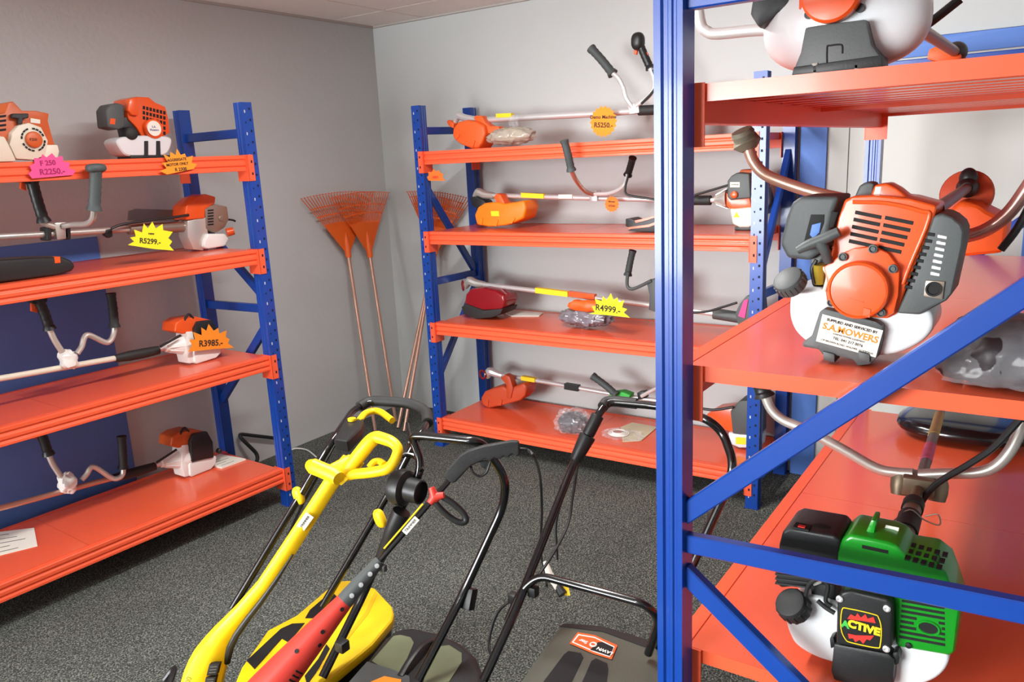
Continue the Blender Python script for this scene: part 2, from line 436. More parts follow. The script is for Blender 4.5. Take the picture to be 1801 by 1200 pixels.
def tubep(name, pts, pln, r, m, parent, off=0., sub=5, n=10, sm=True):
    """pts: (px, py[, offset in depth])"""
    k, c = list(pln.items())[0]
    q = [at(p[0], p[1], **{k: c+off+(p[2] if len(p) > 2 else 0)}) for p in pts]
    b = MB(); b.tube(smooth(q, sub) if sm else q, r, n); return b.build(name, m, parent)
def disc(name, px, py, pln, r, h, m, parent, off=0., dome=.15, n=28):
    """round cap facing the viewer's side of the plane, r in metres"""
    k, c = list(pln.items())[0]; o = at(px, py, **{k: c+off}); ax = -away(pln, 1)
    b = MB(); b.lathe([(r*.3, 0), (r, 0), (r, h*.7), (r*.96, h*.9), (r*.88, h), (r*.5, h*(1+dome)), (.0005, h*(1+dome*1.2))], o-ax*0, ax, n)
    return b.build(name, m, parent)
def grip(name, pts, pln, r, m, parent, off=0., sub=5):
    """handle grip: a ribbed tube with flared ends"""
    k, c = list(pln.items())[0]; q = [at(p[0], p[1], **{k: c+off+(p[2] if len(p) > 2 else 0)}) for p in pts]
    q = smooth(q, 8) if len(q) > 2 else [q[0]+(q[1]-q[0])*i/16 for i in range(17)]
    n = len(q); rs = []
    for i in range(n):
        t = i/(n-1); f = 1.0+.05*math.sin(t*40)
        if t < .10: f = 1.32-t*2
        if t > .93: f = 1.14
        rs.append(r*f)
    b = MB(); b.tube(q, rs, 14); return b.build(name, m, parent)
def cone(name, p0, p1, r0, r1, m, parent, ribs=10):
    p0, p1 = V(p0), V(p1); d = (p1-p0); L = d.length; u, w, dd = frame(d)
    b = MB(); b.lathe([(r0*.7, 0), (r0, .004), (r0*1.05, L*.2), (r1*.7, L*.55), (r1*.95, L*.85), (r1, L), (r1*.9, L)], p0, d, 28)
    for k in range(ribs):
        a = 2*math.pi*k/ribs; v = u*math.cos(a)+w*math.sin(a)
        b.beam(p0+d*.15+v*r0*.95, p0+d*.98+v*r1*.93, .004, .012, v)
    return b.build(name, m, parent)
def lump(c, rad, amp=.15, f=14., seed=0, nu=28, nv=18, floor=None, p=2.4, crease=0.):
    """crumpled rounded body as MB"""
    from mathutils import noise
    b = MB(); b.ell(c, rad, p=p, nu=nu, nv=nv); c = V(c)
    for v in b.bm.verts:
        q = v.co*f+V((seed*3.1, seed*1.7, 0)); s = 1+amp*(noise.noise(q)+.55*noise.noise(q*2.3))
        if crease: s += crease*(.5-abs(noise.noise(q*1.6+V((5, 1, 2))))*2.2)+crease*.5*(.4-abs(noise.noise(q*3.7))*2)
        v.co = c+(v.co-c)*s
        if floor is not None and v.co.z < floor: v.co.z = floor+.0006
    return b
M_FILM = mat('clear_film', (226, 226, 230), .1, var=0, alpha=.13, coat=.8)
M_FILMB = mat('beige_film', (186, 176, 160), .22, var=.15, scale=20, alpha=.72, coat=.6)
M_SMOKE = mat('smoked_clear_plastic', (96, 92, 88), .2, var=.05, alpha=.55, coat=.4)

# ------------------------------------------------------------------ left rack, top shelf (z = 1.7634)
PL = dict(Y=3.36)
r = thing('blower_motor', at(40, 281, **PL), 'orange and cream motor with round slotted fan cover on the top shelf', 'motor')
slab('housing', [(-62, 206), (8, 194), (14, 176), (22, 173), (30, 181), (38, 190), (62, 190), (86, 195), (84, 208), (92, 238), (100, 262), (70, 268), (-62, 268)], PL, .16, M_EBROWN, r, bevel=.006, off=.03)
slab('fan_cover', [(16, 250), (21, 228), (32, 216), (50, 211), (72, 219), (84, 243), (81, 268), (60, 277), (28, 275)], PL, .05, M_CREAM, r, bevel=.006)
slab('fuel_tank', [(-55, 238), (8, 234), (22, 262), (30, 280), (-50, 282)], PL, .1, M_CREAM, r, bevel=.012, off=-.005)
slab('tank_end', [(82, 250), (101, 250), (104, 262), (100, 280), (74, 280)], PL, .09, M_CREAM, r, bevel=.006)
disc('starter_disc', 58, 241, PL, .031, .012, M_EBROWN, r, off=-.002)
c = at(58, 241, Y=3.3575); b = MB()
for k in range(20):
    a = 2*math.pi*k/20
    if k % 5: b.beam(c+V((math.cos(a)*.043, 0, math.sin(a)*.043)), c+V((math.cos(a+.24)*.043, 0, math.sin(a+.24)*.043)), .002, .006, V((math.cos(a+.12), 0, math.sin(a+.12))))
b.build('fan_slots', M_DARK, r, sm=False)
slabs('pull_handle', [[(20, 195), (50, 195), (50, 203), (40, 204), (39, 214), (32, 214), (31, 204), (20, 203)]], PL, .018, M_BLACK, r, bevel=.003, off=.005)
slabs('sticker', [[(53, 203), (70, 206), (70, 213), (53, 211)]], PL, .001, M_PAPER, r, off=.029)
slabs('vent_slots', [[(-8, 199+8*k), (10, 197+8*k), (10, 201+8*k), (-8, 203+8*k)] for k in range(4)], PL, .002, M_DARK, r, off=.0285)
text('lettering', 'F250', at(58, 241, Y=3.343), (1, 0, 0), (0, 0, 1), .014, M_INK, r)
settle(r, 1.7645)

r = thing('brushcutter_motor', at(255, 276, **PL), 'orange motor with grey air filter and round white sticker on the top shelf', 'motor')
slab('fuel_tank', [(206, 244), (230, 237), (280, 237), (301, 241), (301, 256), (290, 271), (255, 273), (224, 272), (211, 260)], PL, .11, M_TANK, r, bevel=.014, seg=3, sp=4)
eachslab('tank_strap', [[(254, 246), (261, 246), (261, 276), (254, 276)], [(275, 246), (282, 246), (283, 276), (275, 276)]], PL, .1, M_BLACK, r, bevel=.002, off=-.004)
slab('base_plate', [(230, 271), (302, 271), (304, 276.5), (230, 276.5)], PL, .11, M_BLACK, r, bevel=.002)
slab('housing', [(222, 192), (228, 172), (240, 168), (262, 169), (273, 178), (291, 186), (296, 205), (299, 232), (284, 240), (252, 242), (240, 222), (226, 208)], PL, .13, M_EORANGE, r, bevel=.006, off=.02)
slab('shroud', [(228, 172), (240, 168), (246, 190), (243, 202), (232, 200), (225, 192)], PL, .04, M_EORANGE, r, bevel=.006, off=.0)
slabs('vent_slots', [[(251+6*i, 184+9*j+1.5*i), (255+6*i, 185+9*j+1.5*i), (255+6*i, 191+9*j+1.5*i), (251+6*i, 190+9*j+1.5*i)] for i in range(7) for j in range(5) if not (i < 4 and j > 2)], PL, .002, M_DARK, r, off=.0188)
slab('carburettor', [(214, 205), (240, 202), (248, 236), (222, 240)], PL, .06, M_BLACK, r, bevel=.004, off=.03)
disc('primer_knob', 226, 233, PL, .028, .03, M_RUBBER, r, off=.02)
slab('air_filter_cover', [(187, 191), (194, 181), (206, 179), (218, 182), (221, 222), (208, 226), (190, 222)], PL, .09, M_GREYP, r, bevel=.01, seg=3, off=.01)
slabs('filter_badge', [[(194, 206), (203, 207), (202, 217), (193, 216)]], PL, .002, M_EORANGE, r, off=.009)
disc('starter_cover', 268, 225, PL, .043, .02, M_EORANGE, r, off=.012)
k = disc('round_sticker', 271, 224, PL, .033, .0015, M_PAPER, r, off=-.0135, dome=0)
text('lettering', 'S.A.\nMowers', at(271, 224, Y=3.3437), (1, 0, 0), (0, 0, 1), .013, mat('blue_ink', (40, 60, 150), .7, var=0), r)
settle(r, 1.7645)

def face_star(name, pts, y, m, label, lines, ink=None):
    P = A(pts, Y=y)
    return star(name, P, (0, -1, 0), m, label, [(s, at(x, yy, Y=y), at(x+10, yy-10*sl, Y=y)-at(x, yy, Y=y), z) for s, x, yy, z, sl in lines], ink or M_INK)
face_star('price_card', [(60, 278), (72, 278.5), (74.5, 271), (82, 277), (91.5, 269.5), (98, 277), (110, 274.5), (112, 285), (123, 286), (121, 296), (133, 300.5), (128, 308), (57, 314), (50, 306), (56, 300), (52, 292), (61, 287)], 3.168, M_PINK, 'pink starburst price card on the top beam below the cream motor',
          [('F 250', 84, 287, .026, .06), ('R2250.-', 92, 302, .03, .06)], mat('pink_ink', (150, 30, 90), .8, var=0))
face_star('price_card', [(281, 301), (293, 296), (285, 286), (295.5, 285.5), (287, 271), (299, 277), (300, 267), (309, 273), (311.5, 261.5), (318, 272.5), (325, 270), (328, 277), (339.5, 274), (337, 287), (347, 288.5), (341, 297), (294, 307)], 3.146, M_AMBER, 'amber starburst price card on the top beam below the orange motor',
          [('AGGREGATE', 311, 281, .016, .1), ('MOTOR ONLY', 312, 289, .016, .1), ('R 2300', 318, 298, .02, .08)])

# ------------------------------------------------------------------ left rack, second shelf from the top (z = 1.3244)
PL = dict(Y=3.43)
r = thing('brushcutter', at(370, 441, **PL), 'long brushcutter with bare metal engine and orange hood on the second shelf down', 'brushcutter', 'brushcutters on the left rack')
tubep('shaft', [(-260, 432), (-40, 421), (100, 413), (228, 405)], PL, .0135, M_ALU, r, off=.03, sub=2, n=14)
tubep('outer_sleeve', [(226, 405), (300, 402), (334, 400)], PL, .025, M_STEELD, r, off=.03, sub=2, n=16)
tubep('gear_head', [(-300, 440), (-285, 434), (-262, 432), (-240, 431)], PL, [.012, .026, .024, .016], M_ALU, r, off=.03)
slab('cable_clip', [(186, 406), (198, 404), (199, 418), (193, 421), (186, 416)], PL, .03, M_BLACK, r, bevel=.004, off=.015)
slab('gear_case', [(330, 390), (362, 384), (367, 412), (368, 430), (358, 443), (341, 441), (331, 418)], PL, .08, M_ALU, r, bevel=.008, off=-.01)
slab('hood', [(326, 380), (328, 364), (343, 350), (362, 343), (380, 348), (379, 360), (362, 370), (361, 386), (330, 389)], PL, .11, M_EORANGE, r, bevel=.008, seg=3, off=-.015)
slab('cylinder_cover', [(361, 366), (380, 361), (400, 365), (403, 388), (396, 402), (380, 412), (362, 404)], PL, .09, M_STEELD, r, bevel=.006, off=-.012)
slabs('vent_slots', [[(366, 371+5*k), (376, 370+5*k), (376, 372.5+5*k), (366, 373.5+5*k)] for k in range(6)], PL, .002, M_DARK, r, off=-.0135)
disc('hub_cap', 390, 386, PL, .016, .004, M_STEELD, r, off=-.012)
slab('fuel_tank', [(360, 426), (366, 413), (397, 413), (404, 421), (397, 435), (366, 440), (359, 437)], PL, .09, M_WHITE, r, bevel=.01, seg=3, off=-.03)
b = MB(); o = at(399, 411, Y=3.40); b.cyl(o, o+V((.03, -.015, .006)), .021, .019); b.build('fuel_cap', M_EORANGE, r)
tubep('spark_lead', [(402, 388), (410, 389), (414, 391)], PL, .005, M_BLACK, r)
tubep('throttle_cable', [(196, 404), (215, 397), (250, 391), (300, 385), (332, 380)], PL, .006, M_BLACK, r, off=-.02)
slab('shield', [(226, 390), (228, 373), (240, 369), (316, 371), (326, 386), (320, 392)], PL, .012, M_SMOKE, r, bevel=.003, off=.09)
b = MB(); b.box(at(103, 408, Y=3.46), (.05, .06, .07)); b.build('handle_clamp', M_ALU, r, bevel=.006)
eachslab('clamp_rubber', [[(82, 402), (92, 401), (92, 425), (83, 426)], [(114, 401), (125, 400), (126, 423), (115, 424)]], PL, .06, M_RUBBER, r, bevel=.004)
tubep('handlebar', [(70, 388), (80, 396), (96, 401)], PL, .012, M_ALU, r, off=0)
tubep('handlebar', [(110, 400), (132, 397, -.05), (152, 396, -.16), (163, 388, -.24), (166, 372, -.27)], PL, .012, M_ALU, r, off=0)
grip('grip', [(166, 372, -.27), (168, 330, -.29), (169, 300, -.305)], PL, .0225, M_GRIP, r)
b = MB(); q = at(169, 298, Y=3.122); b.ell(q, (.038, .03, .018), p=2.6); b.build('grip_end', M_GRIP, r)
g = grip('throttle_grip', [(78, 393), (66, 355), (56, 318)], PL, .022, M_BLACK, r)
slab('trigger', [(46, 322), (38, 318), (37, 334), (47, 338)], PL, .015, M_EORANGE, g, bevel=.003)
slab('grip_head', [(36, 313), (74, 312), (72, 322), (54, 326), (37, 321)], PL, .05, M_BLACK, g, bevel=.006, off=-.02)
settle(r, 1.3254)
face_star('price_card', [(225, 431), (236, 425), (229, 418), (239, 416), (236, 404), (250, 409), (253, 393), (260, 402), (268, 390), (274, 402), (286, 394), (287, 405), (304, 408), (296, 419), (303, 425), (298, 432), (306, 441), (270, 438)], 3.215, M_LEMON, 'lemon starburst price card marked R5299 standing on the second shelf of the left rack',
          [('new', 266, 411, .016, -.05), ('R5299.-', 264, 425, .031, -.08)])
PB = dict(Y=3.25)
r = slab('blade_guard', [(-70, 455), (60, 447), (108, 446), (126, 453), (133, 464), (126, 472), (100, 479), (40, 487), (-70, 499)], PB, .13, M_BLACK, None, bevel=.014, seg=3)
tag(r, 'long black padded guard with an orange tab lying on the second shelf at far left', 'guard')
settle(r, 1.3254)
slabs('tab', [[(95, 446), (105, 446), (106, 457), (96, 458)]], PB, .02, M_EORANGE, r, off=-.002, bevel=.001)

# ------------------------------------------------------------------ two looped brushcutters on the lower shelves
def loop_cutter(PL, bar, gr, d, label, loc, black_cover):
    """d maps the upper cutter's picture points to the lower one's"""
    r = thing('brushcutter', loc, label, 'brushcutter', 'brushcutters on the left rack')
    f = lambda pts: [d(*p) for p in pts]
    tubep('shaft', f([(-200, 700), (-40, 675), (60, 658), (160, 640), (206, 632)]), PL, .0125, M_CREAM if not black_cover else M_COPPER, r, off=.04, sub=2, n=14)
    tubep('gear_head', f([(-232, 706), (-222, 704), (-205, 700), (-185, 697)]), PL, [.012, .026, .024, .016], M_ALU, r, off=.04)
    tubep('foam_sleeve', f([(202, 633), (240, 626), (279, 618)]), PL, [.017, .023, .023, .02], M_RUBBER, r, off=.04, sub=3, n=14)
    tubep('coupling', f([(277, 618), (293, 613)]), PL, .012, M_CHROME, r, off=.04, sub=2)
    k, c = list(PL.items())[0]
    p0, p1 = at(*d(289, 614), Y=c+.04), at(*d(333, 606), Y=c+.04)
    cone('clutch_cone', p0, p1, .022, .062, M_WHITE, r)
    slab('flange', f([(329, 586), (340, 585), (345, 640), (333, 642), (328, 620)]), PL, .09, M_WHITE, r, bevel=.006, off=-.012)
    slab('hood', f([(308, 586), (310, 570), (322, 563), (345, 559), (372, 565), (383, 585), (385, 612), (340, 612), (336, 588), (322, 590)]), PL, .11, M_EORANGE if not black_cover else M_EBROWN, r, bevel=.008, seg=3, off=-.004)
    slab('muffler_cover', f([(344, 580), (350, 568), (374, 565), (384, 584), (386, 612), (346, 616)]), PL, .03, M_BLACK, r, bevel=.006, off=-.03)
    tubep('lead', f([(324, 566), (332, 555), (340, 562)]), PL, .006, M_BLACK, r)
    slab('fuel_tank', f([(341, 618), (350, 616), (382, 608), (391, 610), (390, 623), (381, 632), (347, 643), (342, 640)]), PL, .09, M_WHITE, r, bevel=.01, seg=3, off=-.02)
    disc('fuel_cap', *d(393, 600), PL, .014, .02, M_BLACK, r)
    tubep('throttle_cable', f([(282, 612), (300, 602), (318, 592)]), PL, .006, M_BLACK, r, off=-.01)
    # handlebar clamp wrapped in white film, bar and grips
    b = lump(at(*d(121, 634), Y=c+.03), (.034, .036, .046), .3, 34, 2); b.build('wrapped_clamp', M_WHITE, r)
    tubep('handlebar', bar, PL, .012, M_ALU, r, off=0)
    tubep('handlebar', f([(86, 578), (96, 600), (110, 622)]), PL, .012, M_ALU, r, off=0)
    grip('grip', gr, PL, .019, M_RUBBER, r)
    g = grip('throttle_grip', f([(88, 582), (78, 552), (66, 526)]), PL, .02, M_BLACK, r)
    slab('trigger', f([(66, 538), (56, 534), (56, 550), (68, 553)]), PL, .015, M_EORANGE, g, bevel=.003)
    slab('grip_head', f([(52, 527), (86, 522), (84, 534), (60, 538)]), PL, .045, M_BLACK, g, bevel=.006, off=-.015)
    return r
r = loop_cutter(dict(Y=3.37), [(136, 624), (144, 612), (149, 596), (158, 592), (184, 604), (194, 602), (200, 590), (202, 576)], [(202, 578), (199, 545), (195, 518)], lambda x, y: (x, y), 'white and orange brushcutter carrying the amber R3985 card on the left rack', at(350, 642, Y=3.37), False); settle(r, .8012)
def low(x, y):                                   # the cutter one shelf below: shifted, a little smaller and flatter
    return (x-8*x/343, y+231-(x+40)*.085)
r = loop_cutter(dict(Y=3.50), [(144, 846), (153, 836), (159, 826), (168, 824), (196, 842), (208, 843), (216, 836), (217, 822)], [(217, 826), (216, 797), (214, 769)], low, 'white and orange brushcutter with black engine cover on the bottom shelf of the left rack', at(340, 836, Y=3.5), True); settle(r, .2073)
face_star('price_card', [(331, 619), (338, 607), (333, 598), (343, 597), (340, 584), (355, 590), (354, 576), (363, 582), (367, 570), (376, 582), (384, 577), (386, 587), (399, 581), (397, 593), (404, 597), (401, 604), (412, 612), (380, 614)], 3.325, M_AMBER, 'amber starburst price card marked R3985 leaning on the white brushcutter engine',
          [('R3985.-', 371, 604, .042, .06)])
def pxy(x, y, z=.2072):
    d = V((x, y, z))-CAM; return (900.5+FPX*d.dot(RT)/d.dot(FW), 600-FPX*d.dot(UP)/d.dot(FW))
# papers lying on the bottom shelf
def paper(name, pts, z, m, label, cat, th=.002, lines=0):
    P = A(pts, Z=z); b = MB(); b.prism([p+V((0, 0, th)) for p in P], (0, 0, -th)); o = b.build(name, m, None, sm=False); tag(o, label, cat)
    if lines:
        q = MB(); a, bb, c, d = P[:4]
        for k in range(lines):
            t = (k+.8)/(lines+.6); s = a+(d-a)*t; e = bb+(c-bb)*t; s, e = s+(e-s)*.12, s+(e-s)*(.5+.3*((k*7) % 3)/2)
            w = (d-a)*.018; q.prism([s+V((0, 0, th+.0003)), e+V((0, 0, th+.0003)), e+w+V((0, 0, th+.0003)), s+w+V((0, 0, th+.0003))], (0, 0, -.0002))
        q.build('print', M_INKB, o, sm=False, tidy=False)
    return o
paper('instruction_booklet', [pxy(2.27, 3.63), pxy(2.40, 3.62), pxy(2.42, 3.43), pxy(2.28, 3.44)], .2072, M_PAPER, 'white instruction booklet behind the white engine on the bottom shelf', 'booklet', .008, 5)
paper('paper_sheet', [(-30, 940), (60, 929), (66, 961), (-30, 985)], .2072, M_PAPER, 'white printed sheet lying flat on the bottom shelf at far left', 'paper', .0015, 5)
# bent black tube and a bit of cable on the floor in the corner behind the rack end
b = MB(); b.tube(fillet([at(485, 771, Y=3.78), at(416, 763, Y=3.78), at(457, 803, Y=3.72), at(438, 834, Z=.012)], .05, 5), .011, 10)
for v in b.bm.verts: v.co.z = max(v.co.z, .003)
tag(b.build('bent_tube', M_BLACK, None), 'bent black metal tube leaning on the wall behind the left rack', 'tube')
b = MB(); b.tube(smooth([at(510, 792, Z=.006), at(522, 789, Z=.006), at(540, 792, Z=.006), at(556, 804, Z=.006)], 6), .005, 8)
tag(b.build('white_cable', M_WHITE, None), 'short white cable on the carpet by the left rack', 'cable')
# ------------------------------------------------------------------ middle rack
def round_star(name, px, py, x, rad, m, label, lines, n=18, ink=None):
    c = at(px, py, X=x); P = []
    for k in range(2*n):
        a = math.pi*k/n; q = rad*(1 if k % 2 == 0 else .86); P.append(c+V((0, math.cos(a)*q, math.sin(a)*q)))
    return star(name, P, (-1, 0, 0), m, label, [(s, c+V((0, dy, dz)), (0, -1, -sl), z) for s, dy, dz, z, sl in lines], ink or M_INK)
GR = 'brushcutters on the middle rack'
# top shelf (z = 1.7509)
PL = dict(X=3.74)
r = thing('brushcutter', at(835, 259, **PL), 'brushcutter with bubble wrapped shaft and upright handles on the top shelf of the middle rack', 'brushcutter', GR)
tubep('shaft', [(838, 208), (950, 201), (1060, 195), (1124, 190)], PL, [.016, .017, .018, .016, .017], M_CHROME, r, off=.02, sub=6, n=12)
slabs('shaft_label', [[(872, 196), (898, 195), (899, 202), (872, 203)]], PL, .03, M_YINK, r, off=.002)
tubep('gear_head', [(800, 212), (806, 200), (816, 203), (840, 208)], PL, [.014, .022, .02, .02], M_CHROME, r, off=.02)
tubep('foam_sleeve', [(1124, 190), (1190, 187)], PL, .025, M_RUBBER, r, off=.02, sub=4, n=14)
g = slab('guard', [(795, 234), (796, 222), (805, 211), (820, 207), (838, 210), (850, 217), (853, 232), (847, 248), (840, 258), (829, 258), (810, 250), (798, 241)], PL, .13, M_GUARD, r, bevel=.014, seg=3, off=-.06)
slab('guard_bracket', [(832, 204), (836, 199), (847, 200), (853, 211), (861, 218), (876, 218), (879, 226), (856, 232), (846, 240), (844, 216)], PL, .05, M_GUARD, g, bevel=.006, off=-.03)
slab('guard_ear', [(785, 210), (788, 207), (798, 213), (797, 222), (789, 218)], PL, .05, M_GUARD, g, bevel=.004, off=-.01)
eachslab('guard_rib', [[(800, 240), (807, 232), (808, 235), (802, 242)], [(828, 254), (833, 243), (835, 244), (831, 257)]], PL, .006, M_GUARD, g, off=-.066, bevel=.001)
slab('handle_clamp', [(1104, 180), (1122, 176), (1124, 194), (1106, 197)], PL, .06, M_CHROME, r, bevel=.005, off=-.01)
tubep('handlebar', [(1112, 184), (1101, 168), (1096, 150), (1088, 134), (1077, 124)], PL, .012, M_CHROME, r, off=-.005)
tubep('handlebar', [(1118, 182), (1140, 165), (1150, 148), (1149, 130), (1143, 115)], PL, .012, M_CHROME, r, off=-.005)
grip('grip', [(1078, 126), (1059, 102), (1039, 80)], PL, .0215, M_GRIP, r)
g = grip('throttle_grip', [(1144, 116), (1134, 94), (1125, 72)], PL, .019, M_BLACK, r)
b = MB(); b.ell(at(1122, 68, X=3.735), (.03, .033, .042), p=2.5); b.build('grip_head', M_BLACK, g)
eachslab('trigger', [[(1115, 78), (1121, 82), (1119, 92), (1114, 90)], [(1134, 84), (1140, 91), (1136, 95)]], PL, .015, M_EORANGE, g, bevel=.002, off=-.008)
tubep('throttle_cable', [(1148, 118), (1155, 140), (1147, 158), (1128, 178)], PL, .006, M_BLACK, r, off=-.02)
slab('engine_housing', [(1176, 176), (1186, 150), (1214, 148), (1218, 190), (1180, 200)], PL, .12, M_EORANGE, r, bevel=.01, off=-.03)
slab('fuel_tank', [(1180, 200), (1218, 195), (1218, 234), (1182, 236)], PL, .1, M_TANK, r, bevel=.012, off=-.02)
b = lump(at(899, 240, X=3.66), (.085, .15, .046), .2, 15, 5, floor=1.752, p=2.0, nu=64, nv=36, crease=.12); settle(r, 1.752); o = b.build('plastic_bag', M_FILMB, None, angle=70)
tag(o, 'crumpled beige plastic parts bag beside the orange guard on the top shelf', 'plastic bag')
b = lump(at(902, 214, X=3.67), (.03, .02, .03), .5, 40, 3); b.build('bag_neck', M_FILM, o, angle=25)
round_star('price_card', 1061, 214, 3.70, .078, M_AMBER, 'large round amber price card hanging on the top shelf shaft of the middle rack', [('Demo Machine', 0, .022, .024, .05), ('R5250.-', .0, -.018, .034, .08)])
# second shelf from the top (z = 1.3036)
PL = dict(X=3.76)
r = thing('brushcutter', at(880, 399, **PL), 'brushcutter with bright orange guard and dark engine on the second shelf of the middle rack', 'brushcutter', GR)
tubep('shaft', [(852, 343), (1000, 347), (1160, 351)], PL, .0135, M_CHROME, r, off=.02, sub=2, n=14)
slabs('shaft_label', [[(916, 339), (956, 341), (956, 349), (916, 347)]], PL, .03, M_YINK, r, off=.001)
slabs('white_label', [[(982, 342), (1006, 342), (1006, 349), (982, 349)]], PL, .03, M_PAPER, r, off=.001)
tubep('gear_head', [(835, 346), (842, 338), (852, 342), (868, 344)], PL, [.016, .026, .024, .018], M_ALU, r, off=.02)
slab('blade_flange', [(826, 347), (834, 345), (850, 352), (856, 360), (842, 369), (830, 362)], PL, .08, M_BLACK, r, bevel=.008, off=-.01)
g = slab('guard', [(834, 378), (840, 364), (852, 357), (872, 355), (888, 358), (908, 355), (921, 352), (925, 366), (920, 384), (905, 391), (890, 396), (860, 399), (838, 395)], PL, .14, M_GUARDO, r, bevel=.014, seg=3, off=-.06)
slab('guard_bracket', [(868, 346), (873, 340), (880, 342), (886, 354), (890, 366), (876, 362)], PL, .06, M_GUARD, g, bevel=.005, off=-.05)
slabs('guard_label', [[(863, 371), (877, 371), (878, 380), (864, 380)]], PL, .004, M_YINK, g, off=-.063)
eachslab('guard_rib', [[(842, 392), (846, 383), (849, 384), (847, 396)], [(868, 397), (873, 386), (876, 387), (873, 398)], [(896, 392), (903, 382), (906, 384), (900, 393)]], PL, .006, M_GUARDO, g, off=-.066)
tubep('foam_sleeve', [(1155, 351), (1200, 352), (1250, 352)], PL, .024, M_RUBBER, r, off=.02, sub=3, n=14)
tubep('coupling', [(1248, 352), (1260, 351)], PL, .012, M_CHROME, r, off=.02)
cone('clutch_cone', at(1256, 351, X=3.78), at(1280, 349, X=3.78), .02, .046, M_ALU, r, 8)
slab('engine_housing', [(1277, 338), (1284, 345), (1318, 345), (1322, 366), (1288, 370), (1277, 362)], PL, .1, M_EORANGE, r, bevel=.006, off=-.02)
slab('engine_cover', [(1279, 346), (1279, 318), (1286, 309), (1296, 303), (1318, 305), (1320, 348), (1284, 352)], PL, .11, M_GREYP, r, bevel=.008, seg=3, off=-.045)
slab('top_hood', [(1298, 306), (1302, 298), (1340, 298), (1344, 330), (1318, 330)], PL, .1, M_EBROWN, r, bevel=.008, off=.0)
slab('muffler', [(1318, 332), (1346, 330), (1352, 356), (1346, 378), (1318, 374)], PL, .1, M_STEELD, r, bevel=.008, off=-.01)
slabs('sticker', [[(1284, 320), (1301, 320), (1301, 329), (1284, 329)]], PL, .001, M_PAPER, r, off=-.0465)
text('lettering', 'VTM330', at(1292.5, 324.5, X=3.7125), (0, -1, 0), (0, 0, 1), .010, M_INKB, r)
disc('choke_knob', 1292, 342, PL, .017, .012, M_EORANGE, r, off=-.045)
slab('fuel_tank', [(1283, 366), (1290, 367), (1320, 364), (1330, 372), (1328, 394), (1316, 400), (1300, 400), (1288, 394)], PL, .09, M_CREAM, r, bevel=.012, seg=3, off=-.03)
slabs('hazard_sticker', [[(1290, 382), (1295, 372), (1301, 382)]], PL, .001, M_YINK, r, off=-.031)
slab('tank_foot', [(1292, 399), (1322, 399), (1322, 405), (1292, 405)], PL, .07, M_BLACK, r, bevel=.002, off=-.02)
tubep('throttle_cable', [(1222, 343), (1255, 333), (1282, 325)], PL, .006, M_BLACK, r, off=-.03)
slab('handle_clamp', [(1036, 338), (1048, 335), (1050, 354), (1037, 355)], PL, .06, M_CHROME, r, bevel=.005, off=-.01)
tubep('handlebar', [(1043, 342), (1028, 335, -.08), (1014, 318, -.22), (1005, 300, -.295)], PL, .0115, M_COPPER, r, off=-.012)
tubep('handlebar', [(1044, 341), (1070, 340), (1090, 332), (1100, 320), (1104, 306)], PL, .0115, M_CHROME, r, off=-.012)
grip('grip', [(1005, 300, -.305), (999, 272, -.33), (992, 246, -.35)], PL, .019, M_GRIP, r)
g = grip('throttle_grip', [(1104, 308, -.0), (1109, 292, -.02), (1113, 277, -.04)], PL, .018, M_BLACK, r)
tubep('throttle_cable', [(1105, 306), (1100, 328), (1101, 340), (1115, 345), (1156, 351)], PL, .006, M_BLACK, r, off=-.03)
settle(r, 1.3046)
round_star('price_card', 1076, 359, 3.71, .042, M_ORCARD, 'small round orange price card hanging on the second shelf shaft', [('Mower', 0, .012, .013, .05), ('R7250', .0, -.010, .014, .05)], 14)
P = A([(754, 318), (751, 312), (754, 308), (753, 302), (759, 303), (763, 297), (767, 302), (772, 299), (774, 304), (780, 306), (778, 311), (783, 318)], X=3.50)
star('price_card', P, (-1, 0, 0), M_ORCARD, 'small orange half star price card beside the left post of the middle rack', [('R895', at(766, 312, X=3.50), (0, -1, 0), .02)], M_RINK)
PB = dict(X=3.60)
r = slab('work_glove', [(1100, 381), (1108, 380), (1122, 386), (1138, 381), (1158, 373), (1172, 371), (1172, 405), (1150, 405), (1103, 402), (1110, 398), (1100, 394)], PB, .10, M_BLACK, None, bevel=.008, seg=2)
tag(r, 'black and orange harness pad on the second shelf partly behind the front post', 'harness')
eachslab('trim_band', [[(1104, 396), (1140, 391), (1170, 380), (1171, 384), (1142, 395), (1106, 399)], [(1116, 384), (1138, 379), (1160, 373), (1160, 376), (1138, 383), (1118, 388)]], PB, .01, M_EORANGE, r, off=-.004); settle(r, 1.3046)
# third shelf down (z = .7704)
PL = dict(X=3.74)
r = thing('brushcutter', at(840, 560, **PL), 'brushcutter with dark red guard on the third shelf of the middle rack', 'brushcutter', GR)
tubep('shaft', [(842, 499), (1000, 518), (1140, 536), (1262, 552)], PL, .0135, M_CHROME, r, off=.02, sub=2, n=14)
slabs('shaft_label', [[(941, 506), (998, 513), (998, 522), (941, 515)]], PL, .03, M_YINK, r, off=.0005)
slabs('red_label', [[(999, 512), (1045, 518), (1045, 527), (999, 521)]], PL, .03, M_EORANGE, r, off=.0005)
tubep('gear_head', [(818, 505), (826, 494), (838, 498), (852, 500)], PL, [.016, .028, .024, .018], M_ALU, r, off=.02)
b = MB(); c = at(814, 502, X=3.76); b.tube([c+V((math.cos(t*.628)*.02, math.cos(t*.628)*.02, math.sin(t*.628)*.028)) for t in range(10)], .006, 8, closed=True); b.build('blade_ring', M_DRED, r)
